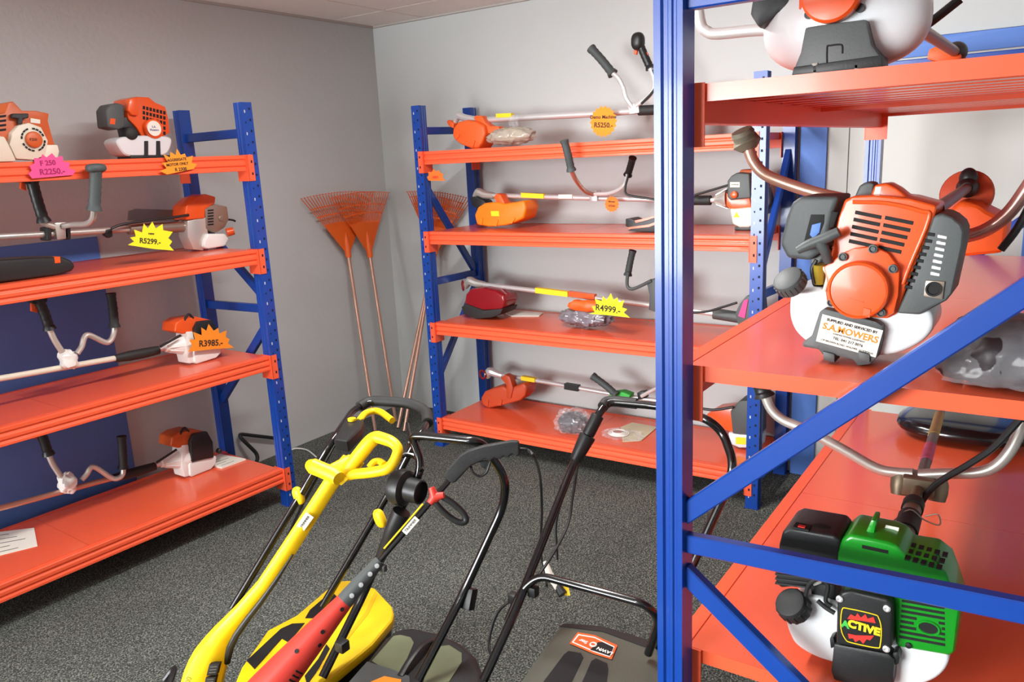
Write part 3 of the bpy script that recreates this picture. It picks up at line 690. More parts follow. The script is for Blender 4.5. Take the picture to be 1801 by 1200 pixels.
g = slab('guard', [(816, 532), (819, 517), (828, 508), (850, 506), (872, 511), (886, 520), (888, 530), (882, 545), (850, 546), (820, 540)], PL, .14, M_DRED, r, bevel=.016, seg=3, off=-.06)
slab('guard_skirt', [(811, 540), (818, 534), (850, 546), (884, 543), (880, 552), (866, 558), (838, 561), (816, 553)], PL, .16, M_RUBBER, g, bevel=.006, off=-.07)
slab('handle_clamp', [(1136, 494), (1150, 490), (1161, 490), (1162, 552), (1140, 545), (1142, 520)], PL, .07, M_GREYP, r, bevel=.008, off=-.02)
tubep('handlebar', [(1146, 493), (1128, 502), (1112, 508), (1104, 504), (1103, 492), (1105, 478)], PL, .009, M_GREYP, r, off=-.02)
grip('grip', [(1104, 484), (1108, 462), (1113, 440)], PL, .0175, M_GRIP, r)
tubep('foam_sleeve', [(1256, 551), (1275, 554), (1300, 558)], PL, .028, M_GREYP, r, off=.02, sub=3, n=14)
slab('engine_housing', [(1292, 552), (1300, 535), (1312, 520), (1334, 518), (1338, 580), (1300, 580)], PL, .13, M_GREYP, r, bevel=.01, off=-.04)
slabs('engine_stripe', [[(1298, 556), (1308, 528), (1316, 526), (1310, 560)]], PL, .01, M_PINK, r, off=-.045, bevel=.002)
tubep('throttle_cable', [(1162, 540), (1200, 549), (1240, 548), (1270, 540), (1296, 532)], PL, .006, M_BLACK, r, off=-.03)
settle(r, .7716)
b = MB(); P = A([(884, 550), (905, 546), (956, 551), (948, 557), (900, 557)], Z=.7718); b.prism([p+V((0, 0, .004)) for p in P], (0, 0, -.004)); o = b.build('paper_envelope', M_PAPER, None, sm=False)
tag(o, 'pale flat paper packet lying behind the dark red guard on the third shelf', 'paper')
b = lump(at(1030, 543, X=3.70), (.07, .15, .05), .2, 16, 8, floor=.7718, nu=60, nv=34, p=2.2, crease=.18); o = b.build('parts_bag', mat('grey_parts_film', (120, 116, 124), .2, var=.5, scale=26, alpha=.88, coat=.6), None, angle=50)
tag(o, 'clear bag of grey straps and tools on the third shelf by the lemon card', 'plastic bag')
b = lump(at(1030, 522, X=3.66), (.03, .11, .03), .3, 22, 4, floor=.80); b.build('orange_strap', M_GUARD, o, angle=25)
settle(o, .7715)
P = A([(1035, 552), (1046, 549.5), (1041, 539), (1050, 538), (1046, 526), (1058, 530), (1060.5, 521), (1067, 528), (1074.5, 516), (1079, 528), (1086, 523), (1088, 532), (1098, 528), (1094, 541), (1103, 544), (1097, 550), (1108, 559), (1075, 555)], X=3.56)
star('price_card', P, (-1, 0, 0), M_LEMON, 'lemon starburst price card marked R4999 on the third shelf of the middle rack', [('R4999.-', at(1069, 544, X=3.56), at(1079, 545.5, X=3.56)-at(1069, 544, X=3.56), .046)], M_INK)
# bottom shelf (z = .1822)
PL = dict(X=3.82)
r = thing('brushcutter', at(862, 717, **PL), 'brushcutter with rust orange guard on the bottom shelf of the middle rack', 'brushcutter', GR)
tubep('shaft', [(872, 657), (960, 671), (1060, 689), (1170, 706)], PL, .0135, M_CHROME, r, off=.02, sub=2, n=14)
slabs('shaft_label', [[(916, 661), (940, 665), (940, 672), (916, 668)]], PL, .03, M_YINK, r, off=.0005)
slabs('dark_band', [[(992, 674), (1016, 678), (1016, 688), (992, 684)]], PL, .034, M_BLACK, r, off=-.002)
tubep('gear_head', [(856, 662), (862, 653), (872, 656), (884, 660)], PL, [.02, .03, .024, .018], M_CHROME, r, off=.02)
b = MB(); c = at(849, 658, X=3.82); b.tube([c+V((math.cos(t*.524)*.008, math.cos(t*.524)*.028, math.sin(t*.524)*.026)) for t in range(12)], .007, 8, closed=True); b.build('blade_ring', M_DRED, r)
g = slab('guard', [(845, 700), (852, 688), (868, 682), (884, 678), (890, 684), (905, 679), (920, 673), (926, 680), (923, 695), (914, 704), (886, 712), (858, 718), (848, 712)], PL, .12, M_GUARDR, r, bevel=.014, seg=3, off=-.05)
slab('guard_bracket', [(880, 664), (888, 658), (896, 662), (902, 682), (898, 700), (890, 698), (890, 676)], PL, .05, M_GUARDR, g, bevel=.005, off=-.06)
eachslab('guard_rib', [[(852, 712), (856, 703), (859, 703), (858, 714)], [(876, 712), (880, 702), (883, 703), (881, 713)]], PL, .008, M_GUARDR, g, off=-.056)
grip('grip', [(1084, 694), (1066, 678), (1042, 660)], PL, .020, M_GRIP, r, off=-.06)
slab('green_tie', [(1068, 700), (1074, 690), (1092, 688), (1108, 694), (1106, 701), (1080, 702)], PL, .06, M_GINK, r, bevel=.006, off=-.04)
slab('handle_clamp', [(1120, 690), (1132, 688), (1135, 700), (1122, 703)], PL, .05, M_BLACK, r, bevel=.004, off=-.01)
tubep('handlebar', [(1128, 696), (1150, 684), (1176, 672)], PL, .011, M_CHROME, r, off=-.02)
tubep('throttle_cable', [(1225, 716), (1255, 720), (1290, 715)], PL, .007, M_BLACK, r, off=-.06)
slab('engine_housing', [(1242, 728), (1260, 718), (1290, 715), (1300, 726), (1300, 762), (1262, 752)], PL, .1, M_EORANGE, r, bevel=.008, off=-.03)
slab('engine_cover', [(1284, 722), (1300, 704), (1330, 702), (1336, 712), (1336, 765), (1288, 762)], PL, .12, M_GREYP, r, bevel=.01, off=-.05)
slab('fuel_tank', [(1280, 760), (1300, 763), (1338, 766), (1336, 787), (1300, 787), (1284, 780)], PL, .1, M_TANK, r, bevel=.01, off=-.045)
slabs('yellow_label', [[(1294, 768), (1312, 769), (1312, 781), (1294, 780)]], PL, .002, M_YINK, r, off=-.047)
settle(r, .1834)
# bagged goggles and a bag of papers
b = lump(at(1008, 744, X=3.66), (.07, .085, .06), .12, 22, 1, floor=.1836, nu=36, nv=24); o = b.build('safety_goggles', mat('goggle_grey', (74, 74, 80), .3, var=.3, scale=30, coat=.5), None, angle=30)
tag(o, 'dark grey safety goggles in a clear bag on the bottom shelf', 'goggles')
b = lump(at(1008, 742, X=3.65), (.082, .1, .07), .12, 26, 6, floor=.1832, nu=56, nv=36, crease=.2); b.build('clear_bag', M_FILM, o, angle=25)
b = MB(); P = A([(1092, 752), (1112, 744), (1156, 752), (1128, 776), (1095, 778)], Z=.1838); b.prism([p+V((0, 0, .003)) for p in P], (0, 0, -.003)); o = b.build('manual_bag', mat('kraft_paper', (206, 196, 166), .7, var=.05), None, sm=False)
tag(o, 'clear bag with a paper manual and a coil of line on the bottom shelf', 'plastic bag')
b = MB(); c = at(1088, 762, Z=.195)
for k in range(3): b.tube([c+V((math.cos(t*.314)*(.05-.008*k), math.sin(t*.314)*(.055-.01*k), .004*k)) for t in range(20)], .004, 6, closed=True)
b.build('line_coil', M_WINK, o)
b = lump(at(1096, 764, Z=.196), (.075, .11, .014), .2, 30, 9, floor=.1836, nu=60, nv=24, crease=.3); b.build('clear_bag', M_FILM, o, angle=25)
# ------------------------------------------------------------------ right rack: the big orange engine on the middle shelf (z = 1.253)
GR = 'brushcutters on the right rack'
PL = dict(X=1.66)                                # housing front plane
r = thing('brushcutter', at(1500, 640, X=1.70), 'large orange and grey brushcutter engine with white tank and shop sticker in the foreground', 'brushcutter', GR)
slab('fuel_tank', [(1388, 540), (1392, 516), (1410, 506), (1500, 514), (1600, 530), (1636, 548), (1640, 580), (1612, 608), (1560, 626), (1490, 622), (1430, 608), (1402, 588), (1390, 564)], PL, .13, M_TANK, r, bevel=.026, seg=4, off=.005, sp=4)
eh = slab('engine_housing', [(1474, 384), (1485, 352), (1500, 346), (1536, 344), (1600, 350), (1648, 363), (1642, 388), (1600, 490), (1578, 553), (1560, 562), (1526, 559), (1454, 538), (1450, 505), (1456, 495), (1448, 472), (1462, 462), (1461, 448)], PL, .13, M_EORANGE, r, bevel=.008, seg=3)
def lerp2(a, b, t): return (a[0]+(b[0]-a[0])*t, a[1]+(b[1]-a[1])*t)
for (a, b, c, d) in ((lambda x: x, 0, 0, 0),):
    for k in range(5):
        t = k/4
        for (p0, p1, q0, q1) in (((1504.5, 370.5), (1551, 380), (1493.5, 421), (1541, 431)), ((1557, 380), (1607, 390), (1545, 432), (1586, 441))):
            s0, s1 = lerp2(p0, q0, t), lerp2(p1, q1, t)
            slab('vent_slot', [s0, s1, (s1[0]-1.5, s1[1]+6.6), (s0[0]-1.5, s0[1]+6.6)], PL, .004, M_DARK, eh, bevel=.0006, off=-.0008, seg=1)
# raised edge on the right of the grille, ring under the top bolt
tubep('moulded_edge', [(1500, 356), (1560, 358), (1620, 372), (1634, 384), (1600, 468), (1588, 500)], PL, .004, M_EORANGE, eh, off=-.001, sub=4)
# the recoil starter: round plate and cap
b = MB(); pts = [(1448+0, 470), (1462, 462), (1478, 448), (1500, 438), (1535, 434), (1562, 446), (1582, 474), (1580, 520), (1572, 552), (1556, 560), (1526, 556), (1462, 536), (1454, 520), (1455, 500)]
b.prism(plx(pts, PL, -.014), away(PL, .02)); b.build('starter_plate', M_EORANGE, r, bevel=.004)
o = at(1512, 509, X=1.648); b = MB(); b.lathe([(.0565, 0), (.0565, .017), (.0545, .021), (.051, .023), (.0495, .0205), (.035, .0215), (.0005, .0225)], o, (-1, 0, 0), 48); sc = b.build('starter_cap', M_EORANGE, r, angle=25)
slabs('cap_ledge', [[(1494, 524), (1520, 532), (1520, 535), (1493, 527)], [(1518, 541), (1532, 545), (1530, 560), (1516, 556)]], dict(X=1.6255), .004, M_EORANGE, sc, bevel=.001)
for px, py in ((1483, 452), (1571, 473), (1550, 550), (1463, 532), (1536, 438)):
    o = at(px, py, X=1.644); b = MB(); b.lathe([(.0085, 0), (.0085, .006), (.0062, .0065), (.006, .002), (.0045, .002), (.0045, .005), (.0005, .005)], o, (-1, 0, 0), 18); b.build('bolt', M_GREYP, r)
# pull handle
b = MB(); k = 1.625; b.tube(smooth([at(1403, 441, X=k), at(1425, 430, X=k), at(1450, 420, X=k), at(1476, 408, X=k)], 5), [.008, .0105, .011, .0115, .0095], 14)
b.tube(smooth([at(1440, 424, X=k), at(1450, 440, X=k+.004), at(1457, 460, X=k+.02)], 5), [.012, .010, .009], 12); b.build('pull_handle', M_GREYP, r)
# air filter
af = slab('air_filter_cover', [(1372, 430), (1383, 382), (1393, 356), (1408, 346), (1476, 346), (1466, 374), (1458, 408), (1452, 440), (1424, 459), (1384, 455)], PL, .12, M_GREYP, r, bevel=.014, seg=4, off=.0)
slab('cover_opening', [(1426, 378), (1450, 378), (1449, 393), (1441, 414), (1428, 425), (1414, 425)], PL, .01, M_DARK, af, bevel=.001, off=-.0012)
slab('cover_gap', [(1462, 372), (1474, 374), (1466, 400), (1459, 402)], PL, .01, M_DARK, af, bevel=.001, off=-.0012)
slab('blue_glimpse', [(1428, 396), (1444, 392), (1441, 410), (1430, 420), (1424, 414)], PL, .004, M_WBLUE, af, bevel=.001, off=-.0022)  # blue patch standing in for what shows through the opening
# fuel cap, primer bulb, hoses
o = at(1391, 499, X=1.64); ax = V((-.62, .32, .72)); b = MB(); b.lathe([(.028, -.012), (.0315, -.008), (.0315, .012), (.0295, .017), (.026, .0185), (.0005, .0195)], o, ax, 40)
u, w, d = frame(ax)
for k in range(20):
    a = k*math.pi/10; v = u*math.cos(a)+w*math.sin(a); b.beam(o+v*.0315-d*.006, o+v*.0315+d*.012, .004, .003, v)
b.build('fuel_cap', M_GREYP, r)
o = at(1441, 499, X=1.67); b = MB(); b.cyl(o, o+V((-.006, 0, .04)), .0115, .0125); b.build('fuel_filter', mat('amber_plastic', (150, 128, 40), .25, var=.1, coat=.4), r)
tubep('fuel_hose', [(1432, 500), (1428, 474), (1436, 458)], PL, .004, M_BLACK, r)
tubep('fuel_hose', [(1448, 470), (1456, 486), (1450, 512)], PL, .004, M_CREAM, r)
slab('carburettor', [(1424, 448), (1462, 440), (1458, 500), (1428, 505)], PL, .06, M_BLACK, r, bevel=.005, off=.02)
# muffler cover
mc = slab('muffler_cover', [(1640, 384), (1646, 378), (1660, 376), (1676, 384), (1690, 396), (1695, 408), (1693, 432), (1674, 518), (1664, 530), (1617, 555), (1576, 552), (1606, 486)], PL, .12, M_GREYP, r, bevel=.010, seg=3, off=-.004)
for k in range(7):
    cx, cy = 1657-2.1*k, 414+10.9*k
    slab('louvre', [(cx-8, cy-1), (cx+9, cy+2), (cx+8, cy+8), (cx-9, cy+5)], PL, .004, M_CHROME, mc, bevel=.001, off=-.0055, seg=1)
for k in range(9):
    cx, cy = 1638-5.0*k, 411+11.6*k
    slab('louvre', [(cx-6, cy-2), (cx+7, cy), (cx+6, cy+6), (cx-8, cy+4)], PL, .004, M_DARK, mc, bevel=.0008, off=-.0048, seg=1)
slab('exhaust_plate', [(1628, 494), (1662, 496), (1658, 528), (1624, 522)], PL, .006, M_STEELD, mc, bevel=.002, off=-.008)
o = at(1642, 509, X=1.652); b = MB(); b.lathe([(.014, 0), (.014, .004), (.0105, .004), (.0100, .001), (.0005, .001)], o, (-1, 0, 0), 24); b.build('exhaust_port', M_DARK, mc)
# spark plug hood on top
slab('plug_hood', [(1530, 347), (1538, 326), (1560, 323), (1578, 333), (1594, 346), (1612, 352), (1612, 362), (1534, 360)], PL, .07, M_EORANGE, r, bevel=.008, seg=3, off=.03)
slab('plug_cap', [(1501, 350), (1511, 327), (1524, 320), (1538, 323), (1534, 350)], PL, .05, M_GREYP, r, bevel=.006, seg=3, off=.045)
slabs('highlight_sticker', [[(1540, 329), (1550, 329), (1547, 346), (1536, 346)]], PL, .002, M_PAPER, r, off=.029)  # white patch stuck on as a painted highlight
# stand with the shop sticker
st = slab('stand', [(1411, 603), (1427, 592), (1441, 549), (1450, 543), (1540, 566), (1553, 574), (1551, 600), (1544, 628), (1530, 642), (1508, 645), (1500, 634), (1460, 624), (1446, 626), (1440, 616), (1411, 611)], PL, .07, M_GREYP, r, bevel=.005, off=-.018)
for px in (1458, 1520): slab('stand_foot', [(px-12, 618), (px+10, 624), (px+10, 640), (px-10, 634)], PL, .05, M_GREYP, st, bevel=.004, off=-.024)
S4 = [(1446.6, 553), (1553, 582), (1540, 629.5), (1435, 600.6)]
slabs('sticker', [S4], PL, .0012, M_PAPER, st, off=-.0198)
def on4(u, v, x): p = lerp2(lerp2(S4[0], S4[1], u), lerp2(S4[3], S4[2], u), v); return at(p[0], p[1], X=x)
xk = PL['X']-.0206; xd = on4(1, .5, xk)-on4(0, .5, xk); yd = on4(.5, 0, xk)-on4(.5, 1, xk)
for s, v, z, m, bo in (('SUPPLIED AND SERVICED BY', .14, .0076, M_INKB, .0002), ('S.A.MOWERS', .40, .0185, M_OCHRE, .0004), ('GARDEN POWER EQUIPMENT', .58, .0046, M_INKB, 0), ('TEL: 041 217 0076', .73, .0076, M_INKB, .0001), ('139 BROWN ROAD, WALMER, GQEBERHA', .90, .0054, M_INKB, 0)):
    text('lettering', s, on4(.5, v, xk), xd, yd, z, m, st, bold=bo, th=.0002)
# shaft running back along the shelf, its gear head and guard
s0, s1 = at(1648, 368, X=1.77), at(1702, 330, X=2.62)
b = MB(); b.tube([s0, s1], .0135, 16); b.build('shaft', mat('maroon_shaft', (104, 62, 52), .35, metal=.3, var=.08), r)
b = MB(); dd = (s1-s0).normalized(); b.lathe([(.016, -.05), (.026, -.03), (.030, 0), (.026, .03), (.018, .045)], s1, dd, 20); b.ell(s1+V((0, 0, .025)), (.026, .024, .03)); b.build('gear_head', M_BLACK, r)
o = at(1700, 342, X=2.64); b = MB(); b.lathe([(.068, -.008), (.07, .0), (.066, .01), (.02, .016)], o, (-1, .0, .25), 32); b.build('blade_cover', M_GUARDR, r)
slab('guard', [(1650, 400), (1668, 372), (1690, 352), (1722, 362), (1736, 372), (1764, 386), (1772, 400), (1766, 446), (1700, 452), (1656, 452)], dict(X=2.50), .22, M_GUARD, r, bevel=.02, seg=3)
# handlebars: coppery left bar with grey boot, film wrapped right bar
HB = dict(X=1.77)
tubep('handlebar', [(1490, 352), (1440, 341), (1390, 326), (1347, 308), (1326, 286), (1315, 258)], HB, .0125, M_COPPER, r, sub=6, n=14)
b = MB(); q = smooth([at(1318, 264, **HB), at(1312, 248, **HB), at(1308, 240, X=1.765), at(1304, 230, X=1.76)], 5); b.tube(q, [.017, .031, .027, .024, .026, .022], 18); b.build('grip', mat('dusty_grip', (120, 114, 98), .6, var=.1), r)
tubep('handlebar', [(1690, 418), (1722, 410), (1752, 394), (1780, 368), (1810, 326), (1840, 280)], dict(X=1.95), .0145, mat('wrapped_steel', (196, 150, 140), .25, metal=.5, var=.2, scale=30, coat=.5), r, sub=6, n=14)
tubep('throttle_cable', [(1846, 290), (1812, 360), (1788, 404), (1760, 440)], dict(X=1.93), .008, M_BLACK, r, sub=5)
settle(r, 1.2542)
# bag with black harness at the front corner of the middle shelf
b = lump(at(1792, 632, X=1.64), (.085, .125, .07), .16, 12, 3, floor=1.2542, nu=64, nv=40, crease=.07); o = b.build('harness_bag', mat('dark_cloth', (44, 37, 40), .5, var=.3, scale=16, bump=.15, bscale=40), None, angle=40)
tag(o, 'black harness in a crumpled clear bag at the front corner of the middle shelf', 'plastic bag')
b = lump(at(1804, 640, X=1.635), (.094, .148, .082), .14, 11, 11, floor=1.2545, nu=90, nv=60, p=2.2, crease=.10); b.build('clear_bag', M_FILM, o, angle=60)
slab('orange_clip', [(1690, 664), (1700, 662), (1709, 676), (1695, 680)], dict(X=1.60), .02, M_EORANGE, o, bevel=.003); settle(o, 1.2545)

# ------------------------------------------------------------------ green engine on the bottom shelf (z = .590)
PG = dict(X=1.585)
r = thing('brushcutter', at(1520, 1200, X=1.60), 'green brushcutter engine with black ACTIVE badge plate on the low shelf in the foreground', 'brushcutter', GR)
slab('fuel_tank', [(1382, 1094), (1386, 1070), (1404, 1056), (1440, 1054), (1500, 1080), (1575, 1130), (1640, 1144), (1668, 1156), (1662, 1182), (1638, 1202), (1604, 1210), (1560, 1204), (1500, 1180), (1440, 1162), (1402, 1140), (1388, 1118)], PG, .10, M_TANK, r, bevel=.02, seg=4, off=.006, sp=4)
gh = slab('engine_housing', [(1471, 976), (1480, 954), (1494, 944), (1560, 958), (1580, 966), (1594, 984), (1640, 992), (1664, 1012), (1676, 1044), (1688, 1080), (1679, 1152), (1671, 1159), (1575, 1142), (1571, 1068), (1472, 1032)], PG, .115, M_GREEN, r, bevel=.009, seg=3)
for k in range(8):
    t = k/7; a, b_ = lerp2((1586, 1058), (1581, 1121), t), lerp2((1661, 1071), (1662, 1136), t)
    if 3 <= k <= 5:
        m1 = lerp2(a, b_, .36 if k != 4 else .30); slab('vent_slot', [a, m1, (m1[0], m1[1]+4.5), (a[0], a[1]+4.5)], PG, .004, M_DARK, gh, off=-.0008, bevel=0)
        m2 = lerp2(a, b_, .86 if k != 4 else .93); slab('vent_slot', [m2, b_, (b_[0], b_[1]+4.5), (m2[0], m2[1]+4.5)], PG, .004, M_DARK, gh, off=-.0008, bevel=0)
    else: slab('vent_slot', [a, b_, (b_[0], b_[1]+4.5), (a[0], a[1]+4.5)], PG, .004, M_DARK, gh, off=-.0008, bevel=0)
b = MB(); o = at(1633, 1108, X=1.585); b.prism([o+V((-.001, math.cos(k*.349)*.017, math.sin(k*.349)*.012)) for k in range(18)], (.004, 0, 0)); b.build('exhaust_hole', M_DARK, gh)
b = MB(); b.tube([o+V((-.001, math.cos(k*.349)*.019, math.sin(k*.349)*.014)) for k in range(18)], .0025, 6, closed=True); b.build('exhaust_rim', M_GREEN, gh)
for a, c in (((1516, 962), (1562, 972)), ((1512, 1010), (1590, 1030)), ((1512, 1022), (1590, 1042)), ((1514, 1034), (1560, 1046))):
    slab('vent_slot', [a, c, (c[0], c[1]+6), (a[0], a[1]+6)], PG, .004, M_DARK, gh, off=-.0008, bevel=0)
zt = at(1620, 990, X=1.585).z
for i in range(5):
    for j in range(3):
        a = at(1596+14*i+5*j, 985+4.0*i-11*j, Z=zt+.0012); b = MB(); b.box(a, (.018, .009, .003)); b.build('top_vent', M_DARK, gh, sm=False)
slab('lifting_fin', [(1520, 944), (1532, 918), (1541, 920), (1536, 950)], PG, .05, M_GREEN, gh, bevel=.004, off=.03)
slabs('price_sticker', [[(1553, 939), (1558, 927), (1581, 932), (1576, 956)]], dict(X=1.65), .001, M_PAPER, gh)
text('lettering', 'ACTIVE', at(1566, 941, X=1.6495), (0, -1, -.15), (0, .1, 1), .010, M_RINK, gh, bold=.0003)
o = at(1598, 1138, X=1.585); b = MB(); b.lathe([(.006, 0), (.006, .004), (.0005, .005)], o, (-1, 0, 0), 14); b.build('bolt', M_BLACK, gh)
# badge plate
bp = slab('starter_plate', [(1470, 1136), (1472, 1062), (1478, 1046), (1496, 1042), (1562, 1058), (1570, 1070), (1569, 1142), (1556, 1152), (1478, 1138)], PG, .05, M_BLACK, r, bevel=.007, seg=3, off=-.03)
XB_ = PG['X']-.0312
rim = [(1481, 1076), (1492, 1074), (1536, 1084), (1545, 1090), (1550, 1110), (1548, 1138), (1541, 1143), (1498, 1134), (1487, 1128), (1479, 1108)]
b = MB(); b.tube(smooth([at(x, y, X=XB_) for x, y in rim], 3, True), .0012, 6, closed=True); b.build('badge_rim', M_YINK, bp)
slabs('badge_flame', [[(1490, 1092), (1496, 1084), (1504, 1088), (1508, 1082), (1514, 1090), (1522, 1084), (1526, 1092), (1536, 1089), (1540, 1100), (1518, 1096), (1502, 1094)], [(1491, 1118), (1505, 1121), (1537, 1122), (1530, 1130), (1524, 1128), (1518, 1136), (1512, 1129), (1504, 1133), (1500, 1126), (1493, 1127)]], dict(X=XB_), .0008, M_RINK, bp)
xd = at(1545, 1116, X=XB_)-at(1484, 1098, X=XB_); yd = V((0, .15, 1))
text('lettering', 'A', at(1486.5, 1102, X=XB_-.0008), xd, yd, .021, M_GINK, bp, bold=.0012)
text('lettering', 'CTIVE', at(1519, 1108, X=XB_-.0012), xd, yd, .0225, M_YINK, bp, bold=.0014)
for px, py in ((1477, 1056), (1560, 1073), (1559, 1144)):
    o = at(px, py, X=1.556); b = MB(); b.lathe([(.007, 0), (.007, .004), (.004, .0055), (.0005, .003)], o, (-1, 0, 0), 16); b.build('bolt', M_CHROME, bp)
slab('stand', [(1461, 1184), (1466, 1136), (1562, 1154), (1574, 1164), (1570, 1214), (1520, 1214), (1466, 1200)], PG, .08, M_BLACK, r, bevel=.006, off=-.026)
slab('stand_knob', [(1569, 1152), (1578, 1150), (1583, 1160), (1581, 1172), (1572, 1176)], PG, .03, M_BLACK, r, bevel=.005, off=-.02)
slab('stand_knob', [(1458, 1128), (1466, 1124), (1470, 1142), (1460, 1146)], PG, .03, M_BLACK, r, bevel=.005, off=-.02)
af = slab('air_filter_cover', [(1364, 1028), (1370, 960), (1376, 938), (1390, 932), (1468, 946), (1478, 956), (1470, 1034), (1420, 1034), (1372, 1038)], PG, .115, M_BLACK, r, bevel=.012, seg=3)
slabs('filter_fins', [[(1363, 1004+8*k), (1425, 1012+8*k), (1425, 1015+8*k), (1363, 1007+8*k)] for k in range(4)], PG, .01, M_RUBBER, af, off=-.003)
zt = at(1420, 938, X=1.585).z; a = at(1411, 930, Z=zt+.001); b = MB(); b.box(a, (.026, .032, .004)); b.build('cover_window', M_DARK, af)
b = MB(); b.box(a+V((-.004, 0, .001)), (.01, .014, .005)); b.build('choke_lever', M_RINK, af)
a = at(1446, 930, Z=zt+.001); b = MB(); b.ell(a, (.014, .02, .003)); b.build('cover_dimple', M_DARK, af)
o = at(1392, 1066, X=1.565); ax = V((-.60, .30, .74)); b = MB(); b.lathe([(.030, -.03), (.034, -.02), (.034, .004), (.031, .010), (.027, .012), (.0005, .013)], o, ax, 40)
u, w, d = frame(ax)
for k in range(14):
    a = k*math.pi/7; v = u*math.cos(a)+w*math.sin(a); b.beam(o+v*.034-d*.022, o+v*.034+d*.002, .006, .003, v)
b.build('fuel_cap', M_RUBBER, r)
slab('carburettor', [(1424, 1022), (1468, 1024), (1470, 1066), (1440, 1074), (1426, 1050)], PG, .06, M_BLACK, r, bevel=.006, off=.015)
slab('carburettor_metal', [(1422, 1014), (1440, 1010), (1446, 1030), (1430, 1036)], PG, .03, M_ALU, r, bevel=.004, off=-.004)
tubep('fuel_hose', [(1416, 1052), (1424, 1030), (1442, 1022), (1456, 1034), (1452, 1060), (1462, 1070)], PG, .0045, M_BLACK, r, off=-.01)
tubep('fuel_hose', [(1438, 1060), (1452, 1072), (1468, 1082)], PG, .005, M_RUBBER, r, off=-.012)
# shaft, clamp, bars
s0, s1 = at(1586, 962, X=1.70), at(1664, 690, X=3.20)
def pxof(p):
    d = p-CAM; return 900.5+FPX*d.dot(RT)/d.dot(FW)
def sh(px, lift=0):                               # point of the shaft line below a picture column
    t = (px-1586)/(1664-1586)
    best = min((abs(pxof(s0+(s1-s0)*k/400)-px), k) for k in range(401))[1]; return s0+(s1-s0)*best/400+V((0, 0, lift))
def pxof(p):
    d = p-CAM; return 900.5+FPX*d.dot(RT)/d.dot(FW)
b = MB(); b.tube([s0, s1], .0140, 16); b.build('shaft', M_BRONZE, r)
b = MB(); b.tube([sh(1586), sh(1608)], .0205, 16); b.build('outer_sleeve', M_BRONZE, r)
b = MB(); b.tube([sh(1592), sh(1600)], [.025, .026, .025], 16); b.tube([sh(1604), sh(1607)], [.024, .024], 16); b.build('rubber_ring', M_RUBBER, r)
b = MB(); c = sh(1598); b.tube(smooth([c+V((-.02, .03, .0)), c+V((0, 0, .028)), c+V((.0, -.03, .01)), c+V((.01, -.06, -.0)), c+V((.02, -.055, .02)), c+V((.02, -.03, .01))], 4), .0016, 6); b.build('wire_ring', M_STEELD, r)
b = MB(); b.tube([sh(1641), sh(1652)], .0152, 16); b.build('warning_label', mat('ochre_label', (190, 160, 60), .5, var=.4, scale=60), r)
b = MB(); b.tube([sh(1628), sh(1636)], .0152, 16); b.build('pink_ribbon', mat('pink_ribbon', (214, 84, 130), .5, var=.25, scale=40), r)
cx = sh(1616); dr = (s1-s0).normalized()
b = MB(); b.box(cx+V((0, 0, .006)), (.075, .075, .05), Matrix((dr, V((0, 0, 1)).cross(dr), dr.cross(V((0, 0, 1)).cross(dr)))).transposed()); b.build('handle_clamp', M_BRONZE, r, bevel=.009, seg=3)
for sg in (1, -1):
    b = MB(); o = cx+V((0, .042*sg, .0)); b.lathe([(.02, -.03), (.024, -.01), (.024, .012), (.018, .03)], o, V((.3, 0, 1)), 18); b.build('clamp_knob', M_BRONZE, r)
xh = cx.x
tubep('handlebar', [(1606, 836), (1576, 834), (1540, 826), (1480, 792), (1420, 760), (1378, 742), (1356, 722), (1344, 694)], dict(X=xh), .0135, M_ALU, r, sub=5, n=14)
grip('grip', [(1345, 700), (1336, 672), (1326, 630)], dict(X=xh), .022, M_BLACK, r)
tubep('handlebar', [(1616, 838), (1660, 836), (1720, 834), (1752, 822), (1776, 796), (1796, 756), (1812, 716)], dict(X=xh), .0135, M_ALU, r, sub=5, n=14)
tubep('throttle_cable', [(1604, 944), (1612, 910), (1624, 880), (1650, 852), (1700, 822), (1745, 792), (1780, 756), (1806, 726)], dict(X=xh-.06), .008, M_BLACK, r, sub=5)
tubep('throttle_cable', [(1822, 700), (1796, 742)], dict(X=xh-.03), .012, M_BLACK, r)
c = s1+V((.06, -.05, -.0)); b = MB(); b.ell(V((c.x, c.y-.02, .634)), (.17, .235, .042), p=2.6); b.build('guard', mat('black_gloss_guard', (18, 18, 20), .2, var=.05, coat=.4), r)
settle(r, .5912)

# ------------------------------------------------------------------ top shelf (z = 1.812): engine seen from below the shelf edge
PT = dict(X=1.70)
r = thing('brushcutter', at(1480, 112, X=1.70), 'brushcutter with big white tank and grey stand on the highest foreground shelf', 'brushcutter', GR)
b = MB(); o = at(1486, 26, X=1.78); b.ell(o, (.085, .158, .098), p=2.5, nu=40, nv=24); b.build('fuel_tank', M_TANK, r)
st = slab('stand', [(1392, 124), (1395, 112), (1408, 80), (1416, 36), (1440, 32), (1524, 21), (1533, 66), (1553, 92), (1553, 108), (1480, 118)], PT, .06, M_GREYP, r, bevel=.005, off=-.03)
tubep('moulded_line', [(1455, 112), (1455, 72), (1460, 68), (1478, 66), (1482, 70), (1482, 82)], PT, .0016, M_DARK, st, off=-.0305, sub=3)
for px in (1434, 1507): slab('stand_foot', [(px-7, 99), (px+5, 97), (px+6, 118), (px-7, 120)], PT, .02, mat('stand_foot_grey', (150, 148, 140), .5), st, bevel=.004, off=-.034)
slab('stand_ledge', [(1396, 106), (1552, 84), (1553, 100), (1553, 106), (1392, 122)], PT, .06, M_BLACK, st, bevel=.003, off=-.034)
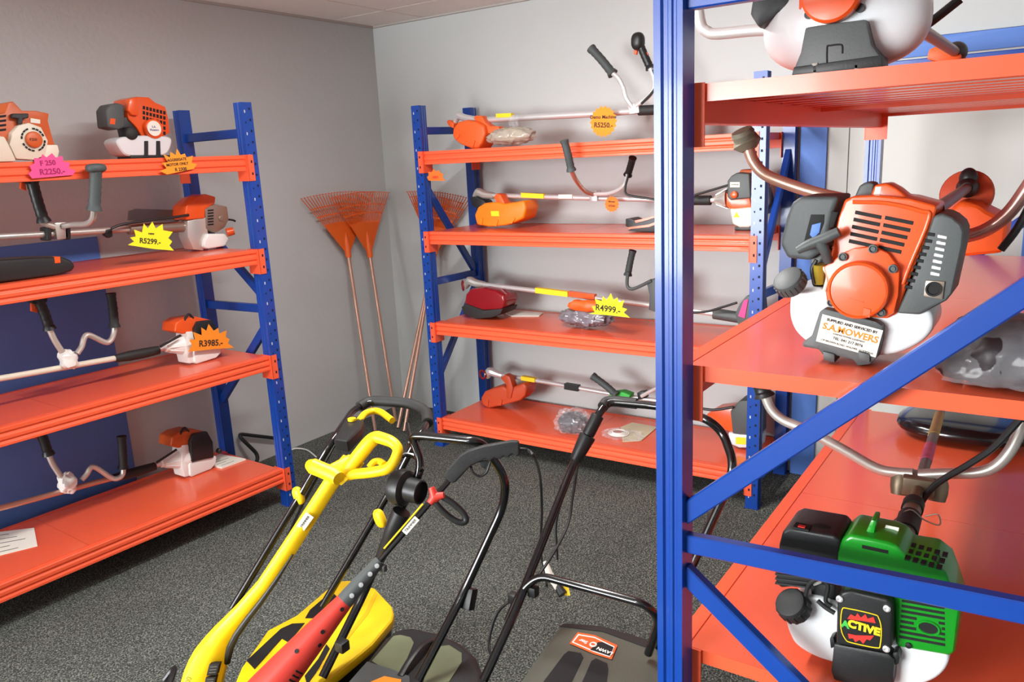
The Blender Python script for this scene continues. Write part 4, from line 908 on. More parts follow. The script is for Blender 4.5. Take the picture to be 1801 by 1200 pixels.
slab('engine_housing', [(1404, 10), (1408, -80), (1520, -90), (1534, 6), (1528, 18), (1516, 12), (1500, 22), (1440, 32), (1422, 26), (1414, 30)], PT, .14, M_EORANGE, r, bevel=.008, off=-.0)
o = at(1466, -24, X=1.69); b = MB(); b.lathe([(.055, 0), (.055, .02), (.05, .026), (.0005, .028)], o, (-1, 0, 0), 36); b.build('starter_cap', M_EORANGE, r)
for px, py in ((1424, 14), (1514, 2)):
    o = at(px, py, X=1.698); b = MB(); b.lathe([(.0085, 0), (.0085, .006), (.0005, .006)], o, (-1, 0, 0), 16); b.build('bolt', M_BLACK, r)
slab('air_filter_cover', [(1318, 14), (1330, -60), (1398, -60), (1394, 12), (1372, 8), (1335, 40)], PT, .1, M_BLACK, r, bevel=.01, off=.01)
tubep('handlebar', [(1420, 46), (1340, 43), (1262, 50), (1244, 46), (1233, 34), (1226, -10)], dict(X=1.98), .0135, M_CHROME, r, sub=6, n=14)
s0, s1 = at(1604, 30, X=1.84), at(1682, 84, X=2.66)
b = MB(); b.tube([s0, s1], .0135, 16); b.build('shaft', mat('tan_shaft', (140, 104, 84), .35, metal=.4, var=.1), r)
b = MB(); b.lathe([(.015, -.04), (.026, -.02), (.03, .0), (.02, .04)], s1, (s1-s0).normalized(), 20); b.build('gear_head', M_BLACK, r)
slab('guard', [(1630, 96), (1634, 78), (1664, 66), (1690, 84), (1692, 94), (1660, 104)], dict(X=2.62), .2, M_GUARD, r, bevel=.015)
tubep('throttle_cable', [(1618, 42), (1650, 18), (1690, -14)], dict(X=1.9), .009, M_BLACK, r)
settle(r, 1.8132)
# ------------------------------------------------------------------ rakes leaning in the corner
def rake(foot, apex, top, label, wid=.40, nt=26):
    """foot, apex (where tines meet the handle) and the middle of the tine tips, all world points"""
    foot, apex, top = V(foot), V(apex), V(top); r = thing('leaf_rake', foot, label, 'rake', 'orange leaf rakes in the corner')
    b = MB(); ax = (apex-foot).normalized(); b.tube([foot, foot+ax*.01, apex+ax*.10], .0115, 12); b.build('handle', M_COPPER, r)
    b = MB(); b.tube([apex-ax*.03, apex+ax*.05, apex+ax*.14], [.019, .022, .012], 12); b.build('socket', M_RAKE, r)
    up = (top-apex); H = up.length; up.normalize(); sd = RAKE_SIDE; sd = (sd-up*sd.dot(up)).normalized(); nr = up.cross(sd)
    if nr.dot(FW) > 0: nr = -nr
    tip = lambda u: apex+up*H*(1-.05*u*u)+sd*u*wid/2             # u = -1..1 along the row of tips
    # solid web, then the tines and two cross bands
    b = MB(); ts = [apex-up*.0+sd*.014*k for k in (-1, 1)]
    web = [ts[0]]+[apex+(tip(-1+2*k/12)-apex)*.52 for k in range(13)]+[ts[1]]
    b.prism([p-nr*.003 for p in web], nr*.006)
    for t, w in ((.66, .008), (.80, .006)):
        for k in range(16):
            p, q = [apex+(tip(-1+2*j/16)-apex)*t for j in (k, k+1)]; b.beam(p, q, .004, w, up)
    b.build('web', M_RAKE, r, sm=False)
    for k in range(nt):
        u = -1+2*k/(nt-1); e = tip(u); d = (e-apex).normalized(); p = apex+(e-apex)*.5
        b = MB(); b.tube([p, apex+(e-apex)*.96, e, e-nr*.0+nr*.016-d*.004], [.0044, .0042, .0036, .0024], 6, flat=.5, up=nr); b.build('tine', M_RAKE, r)
    return r
RAKE_SIDE = V((1, 0, 0))
rake(at(660, 757, Z=.012), at(612, 445, Y=3.74), at(595, 338, Y=3.775), 'orange plastic leaf rake leaning on the left wall, leftmost of the pair', .62)
rake(at(696, 741, Z=.012), at(650, 445, Y=3.70), at(634, 338, Y=3.732), 'orange plastic leaf rake leaning on the left wall, nearer the corner', .52)
RAKE_SIDE = V((0, 1, 0))
rake(at(700, 752, Z=.012), at(764, 446, X=3.99), at(772, 338, X=4.03), 'orange leaf rake half hidden behind the left post of the middle rack', .54)
rake(at(711, 758, Z=.012), at(762, 454, X=3.935), at(768, 346, X=3.96), 'orange leaf rake in front of the other one behind the middle rack post', .42)

# ------------------------------------------------------------------ mowers
def px3(pts): return [at(x, y, Z=z) for x, y, z in pts]
def pipe(name, pts, r, m, parent, rad=.05, n=12, sm=False):
    q = px3(pts); b = MB(); b.tube(smooth(q, 6) if sm else fillet(q, rad, 6), r, n); return b.build(name, m, parent)
def lid(name, pts, z, h, m, parent, bevel=.01, seg=3, taper=1.0):
    b = MB(); b.prism(A(pts, Z=z), (0, 0, -h), taper); return b.build(name, m, parent, bevel=bevel, seg=seg)
def on_top(name, pts, z, m, parent, th=.002, bevel=0.):
    b = MB(); b.prism([p+V((0, 0, th)) for p in A(pts, Z=z)], (0, 0, -th*1.5)); return b.build(name, m, parent, bevel=bevel, sm=False)
def wheels(root, pts, rr, w=.045, hub=M_GREYP):
    for p in pts:
        p = V(p); b = MB(); ax = WAX; o = V((p.x, p.y, rr+.001))-ax*w/2
        b.lathe([(rr*.55, 0), (rr*.9, 0), (rr, .006), (rr, w-.006), (rr*.9, w), (rr*.55, w)], o, ax, 28); wh = b.build('wheel', M_RUBBER, root)
        b = MB(); b.lathe([(.0005, -.004), (rr*.3, -.003), (rr*.56, .004), (rr*.56, w-.004), (rr*.3, w+.003), (.0005, w+.004)], o, ax, 20); b.build('hub', hub, wh)
# --- yellow mower
r = thing('lawn_mower', (1.25, 1.75, 0), 'yellow lawn mower with yellow and black grass box behind the red trimmer', 'lawn mower', 'lawn mowers on the carpet')
ZB = .31
BOX = [(425, 1172), (470, 1108), (520, 1082), (584, 1028), (600, 1021), (616, 1020), (660, 1034), (690, 1066), (693, 1078), (690, 1090), (655, 1132), (600, 1178), (552, 1215), (470, 1260), (400, 1230)]
lid('grass_box_lid', BOX, ZB, .035, M_YEL, r, .012)
b = MB(); P = A(BOX, Z=ZB-.034); c = sum(P, V())/len(P); b.prism([c+(p-c)*.965 for p in P], (0, 0, -.20), .9); b.build('grass_bag', M_BLACK, r, bevel=.01)
on_top('lid_window', [(434, 1163), (494, 1107), (514, 1098), (536, 1097), (508, 1131), (496, 1124), (464, 1160), (448, 1178)], ZB, M_DARK, r)
on_top('lid_window', [(537, 1088), (545, 1074), (566, 1056), (588, 1046), (600, 1058), (560, 1088)], ZB, M_DARK, r)
on_top('lid_window', [(536, 1190), (560, 1160), (574, 1134), (580, 1142), (562, 1176), (540, 1206)], ZB, M_DARK, r)
for x, y in ((681, 1088), (650, 1127), (615, 1163)):
    a = at(x, y, Z=ZB-.012); b = MB(); b.box(a, (.022, .008, .012), Matrix.Rotation(.3, 3, 'Z')); b.build('lid_catch', M_DARK, r)
on_top('lid_crease', [(660, 1040), (664, 1046), (648, 1080), (600, 1140), (540, 1200), (536, 1196), (596, 1136), (642, 1078)], ZB, mat('yellow_crease', (214, 172, 14), .45, var=.03), r, .0015)
hr = px3([(735, 768, .85), (684, 868, .66), (567, 1067, .34)])
hl = px3([(585, 775, .85), (528, 872, .66)]); hl.append(hl[1]+(hr[2]-hr[1])*1.0)
top = px3([(620, 722, .87), (650, 706, .88), (722, 711, .88), (750, 724, .87), (752, 745, .86)])
b = MB(); b.tube(fillet([hl[2], hl[1], hl[0]]+top+[hr[0], hr[1], hr[2]], .06, 5), .0115, 12); b.build('handle', M_BTUBE, r)
b = MB(); b.tube(smooth(px3([(632, 716, .872), (652, 706, .88), (690, 707, .882), (722, 711, .88), (748, 724, .87), (752, 744, .86)]), 5), .0185, 14); b.build('foam_grip', M_RUBBER, r)
b = MB(); b.tube(fillet(px3([(630, 742, .865), (642, 727, .87), (660, 722, .87), (672, 726, .87), (690, 740, .86)]), .03, 4), .0115, 12); b.build('switch_lever', M_YEL, r)
b = MB(); b.prism([at(x, y, Z=.872) for x, y in ((606, 740), (616, 728), (640, 736), (636, 752), (612, 776), (586, 772))], (.02, .02, -.05)); b.build('switch_box', M_BLACK, r, bevel=.012, seg=3)
b = MB(); a = at(619, 740, Z=.874); b.cyl(a, a+V((0, 0, .008)), .0135); b.build('lock_button', M_YEL, r)
for x, y, z in ((525, 872, .662), (668, 912, .63)):
    a = at(x, y, Z=z); b = MB(); b.ell(a, (.014, .020, .03), Matrix.Rotation(-.4, 3, 'X'), p=2.5); b.build('locking_knob', M_YEL, r)
b = MB(); b.tube(smooth(px3([(716, 745, .86), (720, 775, .83), (716, 800, .775), (706, 812, .75)]), 5), .006, 8); b.build('bail_bar', M_BTUBE, r)
b = MB(); b.tube(smooth(px3([(592, 776, .83), (560, 836, .72), (526, 900, .60), (500, 960, .5)]), 5), .0045, 8); b.build('power_cable', M_BLACK, r)
# deck and wheels nearer the window, mostly out of frame
b = MB(); b.ell((.88, 1.72, .20), (.27, .15, .10), Matrix.Rotation(.12, 3, 'Z'), p=3.2); b.build('deck', M_YEL, r)
b = MB(); b.ell((.84, 1.71, .30), (.17, .11, .09), Matrix.Rotation(.12, 3, 'Z'), p=3); b.build('motor_cover', M_YEL, r)
WAX = V((-.12, 1, 0)).normalized()
wheels(r, [(1.16, 1.59, 0), (1.08, 1.87, 0), (.70, 1.53, 0), (.66, 1.86, 0)], .085, hub=M_YEL)
# --- black mower in the middle
r = thing('lawn_mower', (1.35, 1.42, 0), 'black lawn mower with rounded translucent grass box beside the red trimmer', 'lawn mower', 'lawn mowers on the carpet')
ZB = .30
BOX = [(640, 1168), (676, 1122), (700, 1106), (724, 1102), (770, 1112), (812, 1130), (838, 1154), (850, 1182), (852, 1230), (720, 1262), (600, 1225)]
gb = lid('grass_box', BOX, ZB, .22, M_BLACK, r, .03, 4, .94)
M_WIN = mat('olive_window', (112, 118, 92), .16, var=.15, scale=10, coat=.6)
on_top('viewing_window', [(654, 1164), (692, 1120), (704, 1118), (722, 1122), (728, 1132), (716, 1160), (704, 1184), (698, 1192)], ZB, M_WIN, r, .002)
on_top('viewing_window', [(760, 1140), (790, 1136), (812, 1150), (812, 1166), (790, 1200), (744, 1205)], ZB, M_WIN, r, .002)
b = MB(); b.tube(smooth(px3([(704, 1190, ZB+.004), (722, 1160, ZB+.022), (744, 1134, ZB+.024), (764, 1124, ZB+.004)]), 5), .011, 10, flat=.5); b.build('carry_handle', M_BLACK, r)
on_top('cover_flap', [(600, 1218), (646, 1166), (690, 1180), (720, 1192), (722, 1222), (640, 1250)], ZB+.002, M_GREYP, r, .004)
on_top('safety_sticker', [(652, 1200), (676, 1190), (706, 1196), (704, 1206), (660, 1212)], ZB+.008, M_AMBER, r, .001)
lz = px3([(724, 768, .94), (744, 822, .86), (706, 892, .75), (640, 1044, .48), (567, 1192, .32)])
rz = px3([(850, 782, .93), (890, 840, .83), (886, 890, .74), (812, 1050, .48), (735, 1198, .32)])
b = MB(); b.tube(fillet(lz[::-1]+px3([(742, 767, .945), (832, 776, .945)])+rz, .055, 6), .0125, 12); b.build('handle', M_BTUBE, r)
a = at(708, 858, Z=.81); bx_ = (RT*.86-FW*.45-UP*.12).normalized()
b = MB(); b.lathe([(.03, -.035), (.046, -.026), (.052, -.008), (.05, .012), (.038, .02), (.030, .022)], a, bx_, 32); b.build('switch_box', M_BLACK, r)
b = MB(); b.lathe([(.030, .018), (.034, .022), (.034, .062), (.030, .064), (.029, .05), (.0005, .05)], a, bx_, 32); b.build('switch_barrel', M_BLACK, r)
b = MB(); b.tube(fillet(px3([(706, 900, .75), (690, 935, .69), (672, 975, .61), (664, 1000, .56)]), .03), [.026, .022, .016, .012], 12); b.build('cable_boot', M_BLACK, r)
b = MB(); b.tube(smooth(px3([(700, 806, .88), (716, 800, .885), (736, 808, .875), (742, 828, .855)]), 5), .007, 8); b.build('switch_bail', M_BTUBE, r)
b = MB(); a = at(822, 1052, Z=.475); b.box(a, (.03, .045, .06), Matrix.Rotation(.4, 3, 'Y')); b.build('cable_clip', M_BLACK, r, bevel=.004)
b = MB(); a = at(602, 1136, Z=.40); b.box(a, (.03, .03, .03)); b.build('cable_clip', M_BLACK, r, bevel=.004)
b = MB(); b.ell((1.02, 1.32, .19), (.26, .14, .10), Matrix.Rotation(.0, 3, 'Z'), p=3.2); b.build('deck', M_BLACK, r)
b = MB(); b.ell((.98, 1.32, .29), (.16, .10, .08), Matrix.Rotation(.0, 3, 'Z'), p=3); b.build('motor_cover', M_GREYP, r)
WAX = V((0, 1, 0))
wheels(r, [(1.22, 1.19, 0), (1.22, 1.46, 0), (.82, 1.19, 0), (.82, 1.46, 0)], .08)
# --- dark grey mower at right
r = thing('lawn_mower', (1.6, .95, 0), 'dark grey lawn mower with orange badge on its grass box beside the front post', 'lawn mower', 'lawn mowers on the carpet')
ZB = .36
M_BOXG = mat('olive_grey_plastic', (84, 86, 76), .42, var=.05, bump=.05, bscale=150)
BOX = [(890, 1235), (905, 1212), (984, 1101), (1000, 1096), (1060, 1102), (1136, 1124), (1158, 1142), (1180, 1222), (1190, 1262)]
lid('grass_box_lid', BOX, ZB, .05, M_BOXG, r, .012)
b = MB(); P = A(BOX, Z=ZB-.049); c = sum(P, V())/len(P); b.prism([c+(p-c)*.97 for p in P], (0, 0, -.2), .9); b.build('grass_bag', M_BLACK, r, bevel=.012)
on_top('lid_rear_edge', [(984, 1103), (992, 1098), (1060, 1103), (1136, 1126), (1150, 1140), (1136, 1140), (1060, 1112)], ZB, M_BLACK, r, .0025)
on_top('lid_recess', [(950, 1208), (992, 1152), (1000, 1146), (1022, 1150), (1026, 1158), (998, 1215), (960, 1228)], ZB, M_DARK, r, .0015)
on_top('lid_recess', [(1022, 1205), (1040, 1164), (1048, 1159), (1068, 1168), (1070, 1178), (1064, 1222), (1020, 1230)], ZB, M_DARK, r, .0015)
bd = on_top('badge', [(1002, 1132), (1016, 1113), (1046, 1118), (1086, 1136), (1076, 1160), (1044, 1150)], ZB+.003, M_GUARD, r, .001)
on_top('badge_rim', [(1006, 1130), (1017, 1116), (1046, 1121), (1081, 1138), (1073, 1156), (1045, 1147)], ZB+.0042, M_WINK, bd, .0006)
on_top('badge_field', [(1009, 1129.5), (1018, 1118), (1046, 1123), (1079, 1139), (1072, 1154), (1045, 1145)], ZB+.005, M_GUARD, bd, .0006)
on_top('badge_field', [(1038, 1143), (1052, 1130), (1060, 1130), (1079, 1139), (1072, 1154), (1045, 1145)], ZB+.0058, M_DARK, bd, .0006)
a = at(1043.5, 1134, Z=ZB+.007); b = MB(); b.tube([a+V((math.cos(k*.449)*.0085, math.sin(k*.449)*.0085, 0)) for k in range(14)], .0022, 6, closed=True); b.build('badge_ring', M_WINK, bd)
xd = at(1012, 1123, Z=.37)-at(1074, 1146, Z=.37); yd = at(1040, 1150, Z=.37)-at(1048, 1118, Z=.37)
text('lettering', 'LAWN', at(1064, 1145, Z=ZB+.0068), xd, yd, .0165, M_WINK, bd, bold=.0005)
text('lettering', 'Star', at(1026, 1128, Z=ZB+.0068), xd, yd, .0165, M_WINK, bd, bold=.0003)
lz = px3([(1055, 724, .93), (1010, 812, .78), (905, 1078, .46), (850, 1198, .33)])
rz = px3([(1272, 762, .90), (1290, 812, .84), (1283, 850, .78), (1190, 1055, .46), (1120, 1200, .27)])
b = MB(); b.tube(fillet(lz[::-1]+px3([(1071, 707, .95), (1165, 715, .95), (1246, 738, .94)])+rz, .05, 6), .0125, 12); b.build('handle', M_BTUBE, r)
b = MB(); b.tube(px3([(1052, 730, .918), (1034, 765, .86)]), [.0195, .0195], 14); b.tube(px3([(1034, 766, .858), (1012, 810, .785)]), [.026, .023, .019], 14); b.build('switch_box', M_BLACK, r, bevel=.004)
b = MB(); b.tube(smooth(px3([(1060, 716, .94), (1072, 706, .95), (1120, 710, .95)]), 5), .017, 14); b.build('foam_grip', M_RUBBER, r)
b = MB(); b.tube(fillet(px3([(893, 1092, .41), (916, 1040, .50), (948, 1012, .55), (1136, 1063, .55), (1160, 1090, .50), (1140, 1150, .38)]), .05, 6), .0115, 12); b.build('support_bar', M_BTUBE, r)
b = MB(); b.tube(smooth(px3([(1018, 800, .76), (1008, 870, .64), (996, 930, .56), (950, 1008, .5), (905, 1050, .43), (874, 1080, .36), (860, 1130, .28), (868, 1165, .27)]), 6), .0045, 8); b.build('power_cable', M_BLACK, r)
b = MB(); b.tube(smooth(px3([(1004, 840, .70), (992, 870, .64), (978, 920, .54), (980, 985, .42)]), 6), .0045, 8); b.build('power_cable', M_BLACK, r)
b = MB(); b.tube(px3([(959, 988, .42), (966, 1010, .39), (982, 1034, .35)]), [.008, .013, .013], 10, flat=.7); b.build('plug_label', M_PAPER, r)
b = MB(); b.tube(px3([(980, 1030, .355), (990, 1046, .335)]), [.012, .016], 12); b.build('plug', M_BLACK, r)
b = MB(); b.prism(px3([(990, 1024, .36), (998, 1022, .36), (1003, 1048, .33), (994, 1048, .33)]), (.004, .004, 0)); b.build('yellow_tag', M_YINK, r, sm=False)
for x, y, z in ((938, 1040, .5), (903, 1052, .44)):
    a = at(x, y, Z=z); b = MB(); b.box(a, (.026, .026, .03)); b.build('cable_clip', M_BLACK, r, bevel=.004)
a = at(1158, 1128, Z=.36); b = MB(); b.box(a, (.02, .03, .05)); b.build('locking_lever', M_GREYP, r, bevel=.005)
b = MB(); b.ell((1.14, .89, .20), (.26, .18, .11), Matrix.Rotation(.10, 3, 'Z'), p=3.2); b.build('deck', M_BOXG, r)
b = MB(); b.ell((1.08, .88, .31), (.16, .12, .08), Matrix.Rotation(.10, 3, 'Z'), p=3); b.build('motor_cover', M_BOXG, r)
WAX = V((-.1, 1, 0)).normalized()
wheels(r, [(1.42, .77, 0), (1.39, 1.04, 0), (.98, .73, 0), (.95, 1.02, 0)], .08)

# ------------------------------------------------------------------ yellow electric trimmer
r = thing('string_trimmer', at(345, 1190, Z=.22), 'yellow electric grass trimmer with D handle leaning towards the yellow mower', 'trimmer')
p0, p1 = at(348, 1195, Z=.22), at(648, 776, Z=.93)
def ln(p0, p1, px):                                # point of the line p0-p1 in a picture column
    lo, hi = -1.5, 2.5
    for _ in range(50):
        m = (lo+hi)/2
        if pxof(p0+(p1-p0)*m) < px: lo = m
        else: hi = m
    return p0+(p1-p0)*lo
pxm = lambda p: FPX/((p-CAM).dot(FW))               # pixels per metre there
def limb(name, p0, p1, secs, m, parent, n=16, flat=1.0, bevel=0):
    """body of changing girth on a line; secs = (px column, half width in px)"""
    q = [ln(p0, p1, s[0]) for s in secs]; rr = [s[1]/pxm(c) for s, c in zip(secs, q)]
    b = MB(); b.tube(q, rr, n, flat=flat); return b.build(name, m, parent, bevel=bevel)
ax = (p1-p0).normalized()
def ridge(secs, m, name):
    """faceted hood: rounded left, flat facet on the right"""
    q = [ln(p0, p1, s[0]) for s in secs]; side = RT-ax*RT.dot(ax); side.normalize(); up = ax.cross(side)
    if up.dot(FW) > 0: up = -up
    rings = []
    for s, c in zip(secs, q):
        h = s[1]/pxm(c); prof = [(-1, -.5), (-1.0, .25), (-.72, .66), (-.1, .86), (.28, .78), (.98, .1), (1.0, -.55), (.5, -.8), (-.5, -.8)]
        rings.append([c+side*x*h+up*y*h*.8 for x, y in prof])
    b = MB(); b.rings(rings); return b.build(name, m, r, bevel=.003, angle=32)
AXP = [(352, 1216), (357, 1196), (370, 1158), (393, 1117), (428, 1075), (465, 1031), (513, 958), (587, 843), (614, 808), (648, 776)]
AXS = smooth([V((x, y, 0)) for x, y in AXP], 6); AXL = [0.]
for i in range(1, len(AXS)): AXL.append(AXL[-1]+(AXS[i]-AXS[i-1]).length)
def axp(px, dx=0., dy=0., dz=0.):
    for i in range(len(AXS)-1):
        if px <= AXS[i+1].x or i == len(AXS)-2:
            t = (px-AXS[i].x)/max(1e-6, AXS[i+1].x-AXS[i].x); q = AXS[i]+(AXS[i+1]-AXS[i])*t; l = AXL[i]+(AXL[i+1]-AXL[i])*t
            return at(q.x+dx, q.y+dy, Z=.24+.69*(l/AXL[-1])+dz)
ln0 = ln
ln = lambda a, b, px: axp(px)
body = ridge([(352, 37), (357, 36), (363, 34), (370, 31), (380, 26), (393, 21.5), (410, 18), (428, 16.2), (465, 14.8), (513, 14.4), (545, 14.2), (587, 14), (614, 13)], M_YEL, 'body')
ln = ln0
# D handle and side handle
zD = .935
b = MB(); D = px3([(604, 838, .835), (628, 806, .885), (650, 778, .93), (662, 768, .945), (690, 777, .94), (702, 790, .925), (694, 812, .895), (682, 826, .875), (650, 832, .86), (622, 834, .845)])
b.tube(fillet(D+[D[0]], .035, 4), [.021, .021, .020, .017, .015, .015, .015, .015, .015, .016], 14); b.build('loop_handle', M_YEL, r)
b = MB(); b.tube(smooth(px3([(650, 822, .87), (658, 813, .88), (668, 812, .88), (676, 818, .88)]), 4), .010, 10); b.build('trigger', M_YEL, r)
b = MB(); b.tube(px3([(545, 818, .875), (550, 820, .875), (588, 836, .85), (596, 842, .845)]), [.016, .0225, .0225, .019], 18); b.build('side_handle', M_YEL, r)
b = MB(); b.prism(px3([(566, 826, .872), (612, 802, .885), (640, 818, .865), (600, 856, .82)]), ax.cross(RT).normalized()*.02); b.build('handle_collar', M_YEL, r, bevel=.005)
a0, a1, a2, a3 = [ln(p0, p1, x) for x in (535, 549, 541, 545)]
side = (RT-ax*RT.dot(ax)).normalized(); up = ax.cross(side); up = -up if up.dot(FW) > 0 else up
c = axp(541)+up*.0182-side*.003; b = MB(); b.box(c, (.026, .05, .0012), Matrix((side, ax, up)).transposed()); b.build('maker_sticker', M_PAPER, r)
text('lettering', 'TRIMMER', c+up*.0012, ax, -side, .010, M_INKB, r)
c = axp(356)+up*.050-side*.028
text('lettering', 'ET 500', c, -side*.35+ax, -side, .022, mat('olive_ink', (130, 120, 20), .7, var=0), r)
qv = axp(358)-FW*.030
FV = lambda pts, off=0.: [at(x, y, P=(qv+FW*off, FW)) for x, y in pts]
for q4 in ([(368, 1169), (386, 1168), (381, 1188), (363, 1189)], [(362, 1192), (380, 1191), (376, 1208), (358, 1209)]):
    b = MB(); b.prism(FV(q4), FW*.02); vp = b.build('vent_panel', M_DARK, r, bevel=.001)
    for k in range(1, 4):
        t = k/4; p, q = lerp2(q4[0], q4[3], t), lerp2(q4[1], q4[2], t); b = MB(); b.prism(FV([(p[0]+3, p[1]-1), (q[0]-3, q[1]-1), (q[0]-3, q[1]+.8), (p[0]+3, p[1]+.8)], -.001), FW*.003); b.build('vent_bar', M_GREYP, vp, sm=False)
b = MB(); b.tube([axp(506, 9, 7, -.008), axp(480, 9, 7.5, -.008), axp(450, 10, 8, -.008), axp(424, 12, 9, -.01), axp(400, 16, 9, -.012), axp(385, 20, 9, -.014), axp(370, 28, 7, -.02)], [.003, .006, .008, .009, .010, .011, .012], 10); b.build('under_strip', M_BLACK, r)
q = axp(350); b = MB(); b.cyl(q, q-ax*.12, .055, .05, 24); b.build('motor_neck', M_YEL, r)
q2 = q-ax*.13; b = MB(); b.lathe([(.0005, 0), (.05, 0), (.055, .01), (.055, .05), (.03, .055)], V((q2.x, q2.y, .002)), (0, 0, 1), 24); b.build('line_spool', M_BLACK, r)
q3 = V((q2.x, q2.y, .055)); b = MB(); b.prism([q3+V((math.cos(k*.35-.6)*.11, math.sin(k*.35-.6)*.11, 0)) for k in range(13)], (0, 0, .03), .8); b.build('guard', M_BLACK, r, bevel=.004)
b = MB(); b.tube(smooth([q3+V((.0, .12, .03)), at(306, 1180, Z=.12), at(290, 1196, Z=.08)], 5), .01, 8); b.build('edge_guide', M_BLACK, r)

# ------------------------------------------------------------------ red electric trimmer lying over the grass boxes
r = thing('string_trimmer', at(500, 1190, Z=.40), 'red and black electric trimmer lying over the mowers with looped side handle', 'trimmer')
p0, p1 = at(500, 1180, Z=.47), at(800, 834, Z=.88); ax = (p1-p0).normalized()
limb('motor_housing', p0, p1, [(440, 38), (470, 36), (500, 32.5), (530, 28), (555, 24.5), (580, 20), (606, 15.5), (610, 15)], M_RED, r, n=28)
q = ln(p0, p1, 441); b = MB(); b.lathe([(.046, 0), (.05, -.01), (.05, -.04), (.03, -.05), (.0005, -.05)], q, ax, 24); b.build('trimmer_head', M_BLACK, r)
limb('collar', p0, p1, [(606, 15.5), (614, 15.5), (632, 14), (656, 11.5), (668, 9.5)], M_GREYP, r, n=24)
limb('shaft', p0, p1, [(660, 5.2), (800, 5.2)], M_BTUBE, r, n=14)
side = (RT-ax*RT.dot(ax)).normalized(); up = ax.cross(side); up = -up if up.dot(FW) > 0 else up
for x, y, z in ((620, 0, 14.6), (636, 0, 13.4), (652, 0, 11.8), (664, 0, 10)):
    c = ln(p0, p1, x-2); h = z/pxm(c); d = (up*.9+side*.3).normalized(); o = c+d*h*1.04; b = MB(); b.lathe([(.006, 0), (.006, .003), (.0005, .004)], o, d, 12); b.build('screw', M_CHROME, r)
for x, k, h in ((599, .5, 16.5), (566, .4, 22.5), (531, -.1, 28), (552, .9, 25)):
    c = ln(p0, p1, x); d = (up*math.cos(k)+side*math.sin(k)).normalized(); o = c+d*h/pxm(c)*.995; b = MB(); b.lathe([(.0055, 0), (.0055, .0012), (.0005, .0012)], o, d, 12); b.build('screw_hole', M_DARK, r)
for k in range(6):
    c = ln(p0, p1, 484+6*k); hh = (34-k*.9)/pxm(c); d = (up*.62+side*.78).normalized(); t = d.cross(ax); b = MB(); b.box(c+d*hh*.985, (.004, .024, .005), Matrix((ax, t, d)).transposed()); b.build('vent_slot', M_DARK, r, sm=False)
c = ln(p0, p1, 664); b = MB(); b.box(c+side*.018-up*.006, (.014, .02, .018)); b.build('cord_hook', M_GREYP, r, bevel=.005)
c = ln(p0, p1, 722); b = MB(); b.box(c+up*.0088+side*.002, (.016, .05, .0014), Matrix((side, ax, up)).transposed()); b.build('maker_sticker', M_PAPER, r); text('lettering', 'TRIMMER', c+up*.0098+side*.002, ax, -side, .010, M_INKB, r)
b = MB(); b.box(ln(p0, p1, 716)-side*.0115+up*.003, (.004, .15, .012), Matrix((side, ax, up)).transposed()); b.build('warning_strip', M_YINK, r)
# red clamp with three lugs and the looped side handle
c = ln(p0, p1, 765); b = MB()
for k in range(3):
    a = math.radians((50, 150, 270)[k]); d = side*math.cos(a)+ax*math.sin(a)*.0+up*math.sin(a)*.35+ax*math.sin(a)
    b.tube([c+up*.006, c+up*.006+d.normalized()*.026], [.012, .008], 12)
b.ell(c, (.015, .015, .016)); b.build('handle_clamp', M_RED, r, bevel=0)
f = lambda x, y: at(x, y, P=(c+FW*.0, FW)); L = [(768, 872), (782, 876), (802, 890), (817, 906), (819, 917), (808, 919), (790, 909), (773, 893), (764, 880)]
b = MB(); b.tube(smooth([f(*q) for q in L], 5, True), .0085, 12, closed=True); b.build('loop_handle', M_BLACK, r)
# pistol grip, trigger guard, cord
gp = ln(p0, p1, 800); F = lambda pts, off=0.: [at(x, y, P=(gp+FW*off, FW)) for x, y in pts]
b = MB(); b.prism(F([(780, 838), (786, 828), (808, 803), (824, 793), (850, 785), (900, 776), (913, 777), (915, 800), (908, 804), (901, 799), (894, 806), (886, 803), (880, 809), (870, 806), (862, 812), (852, 808), (846, 812), (828, 820), (800, 850), (792, 850)], -.018), FW*.036); b.build('pistol_grip', M_RUBBER, r, bevel=.006, seg=3)
b = MB(); b.tube(smooth(F([(828, 820), (832, 832), (845, 838), (856, 830), (862, 812)]), 5), .0035, 8); b.build('trigger_guard', M_BLACK, r)
b = MB(); b.prism(F([(842, 812), (860, 810), (854, 826), (846, 822)], -.006), FW*.012); b.build('trigger', M_BLACK, r, bevel=.002)
b = MB(); b.tube(smooth(F([(912, 790), (928, 792), (940, 805)])+px3([(950, 840, .70), (953, 900, .52), (951, 950, .34), (953, 985, .15), (958, 1004, .02), (962, 1030, .008)]), 6), .0045, 8); b.build('power_cord', M_BLACK, r)
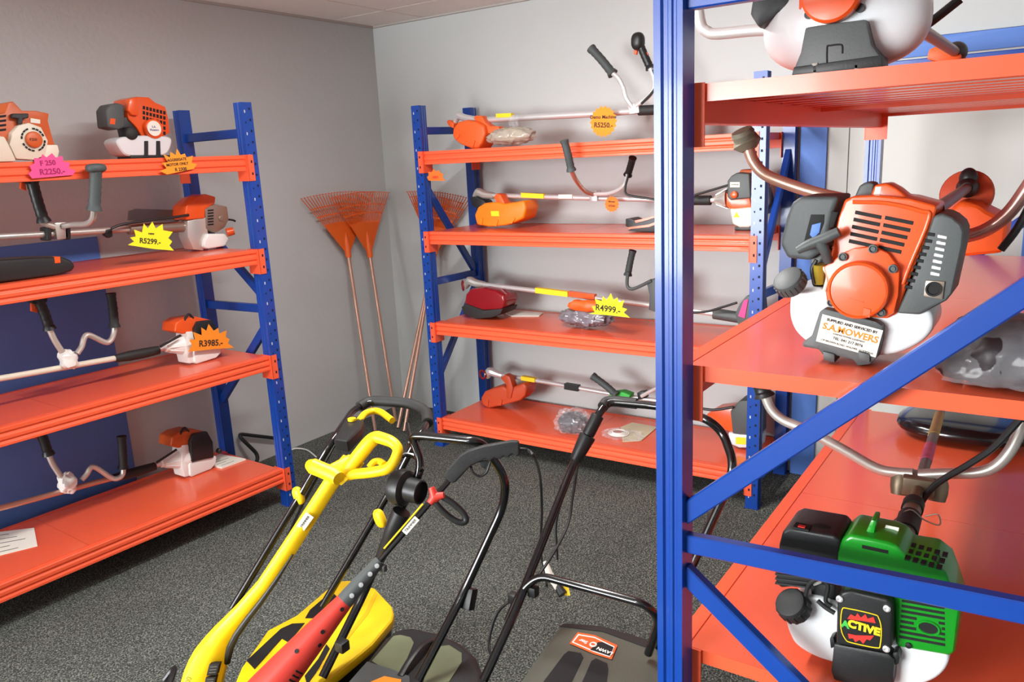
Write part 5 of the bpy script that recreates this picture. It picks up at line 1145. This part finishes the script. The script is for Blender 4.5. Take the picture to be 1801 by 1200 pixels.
# ------------------------------------------------------------------ light
w = bpy.data.worlds.new('world'); SC.world = w; w.use_nodes = True
nt = w.node_tree; bg = nt.nodes['Background']; sky = nt.nodes.new('ShaderNodeTexSky'); sky.sky_type = 'HOSEK_WILKIE'; sky.turbidity = 5; sky.ground_albedo = .4
sky.sun_direction = V((.3, .6, .7)).normalized()
nt.links.new(sky.outputs[0], bg.inputs[0]); bg.inputs[1].default_value = .6
def area(name, loc, rot, sx, sy, power, col, spread=180):
    l = bpy.data.lights.new(name, 'AREA'); l.shape = 'RECTANGLE'; l.size = sx; l.size_y = sy; l.energy = power; l.color = col; l.spread = math.radians(spread)
    o = bpy.data.objects.new(name, l); COL.objects.link(o); o.location = loc; o.rotation_euler = rot; return o
# daylight entering by the shop window
area('window_daylight', (XB+.02, (WY0+WY1)/2, (WZ0+WZ1)/2), (0, math.radians(-90), 0), WZ1-WZ0, WY1-WY0, 900, (.96, .985, 1.0), 170)
# unseen ceiling fittings, added to brighten the left wall and level surfaces
M_TUBE = bpy.data.materials.new('fill_diffuser'); M_TUBE.use_nodes = True
e = M_TUBE.node_tree.nodes['Principled BSDF']; e.inputs['Emission Color'].default_value = (1, .98, .94, 1); e.inputs['Emission Strength'].default_value = 4
for k, (x, y) in enumerate(((1.95, 1.75), (-1.6, 1.4))):
    r = thing('added_ceiling_light', (x, y, ZC-.07), ['added unseen ceiling fitting giving fill light above the mowers', 'added unseen ceiling fitting giving fill light near the shop window'][k], 'light')
    b = MB(); b.bx(x-.62, x+.62, y-.09, y+.09, ZC-.05, ZC-.002); b.build('housing', M_WHITE, r, bevel=.004)
    b = MB(); b.bx(x-.6, x+.6, y-.075, y+.075, ZC-.07, ZC-.051); b.build('diffuser', M_TUBE, r, bevel=.004)
    area('ceiling_fill', (x, y, ZC-.08), (0, 0, 0), 1.2, .15, (58, 46)[k], (1, .99, .97))
SC.view_settings.view_transform = 'Standard'; SC.view_settings.look = 'None'; SC.view_settings.gamma = 1; SC.view_settings.use_curve_mapping = False
SC.view_settings.exposure = 0.13
SC.cycles.max_bounces = 8; SC.cycles.transparent_max_bounces = 12
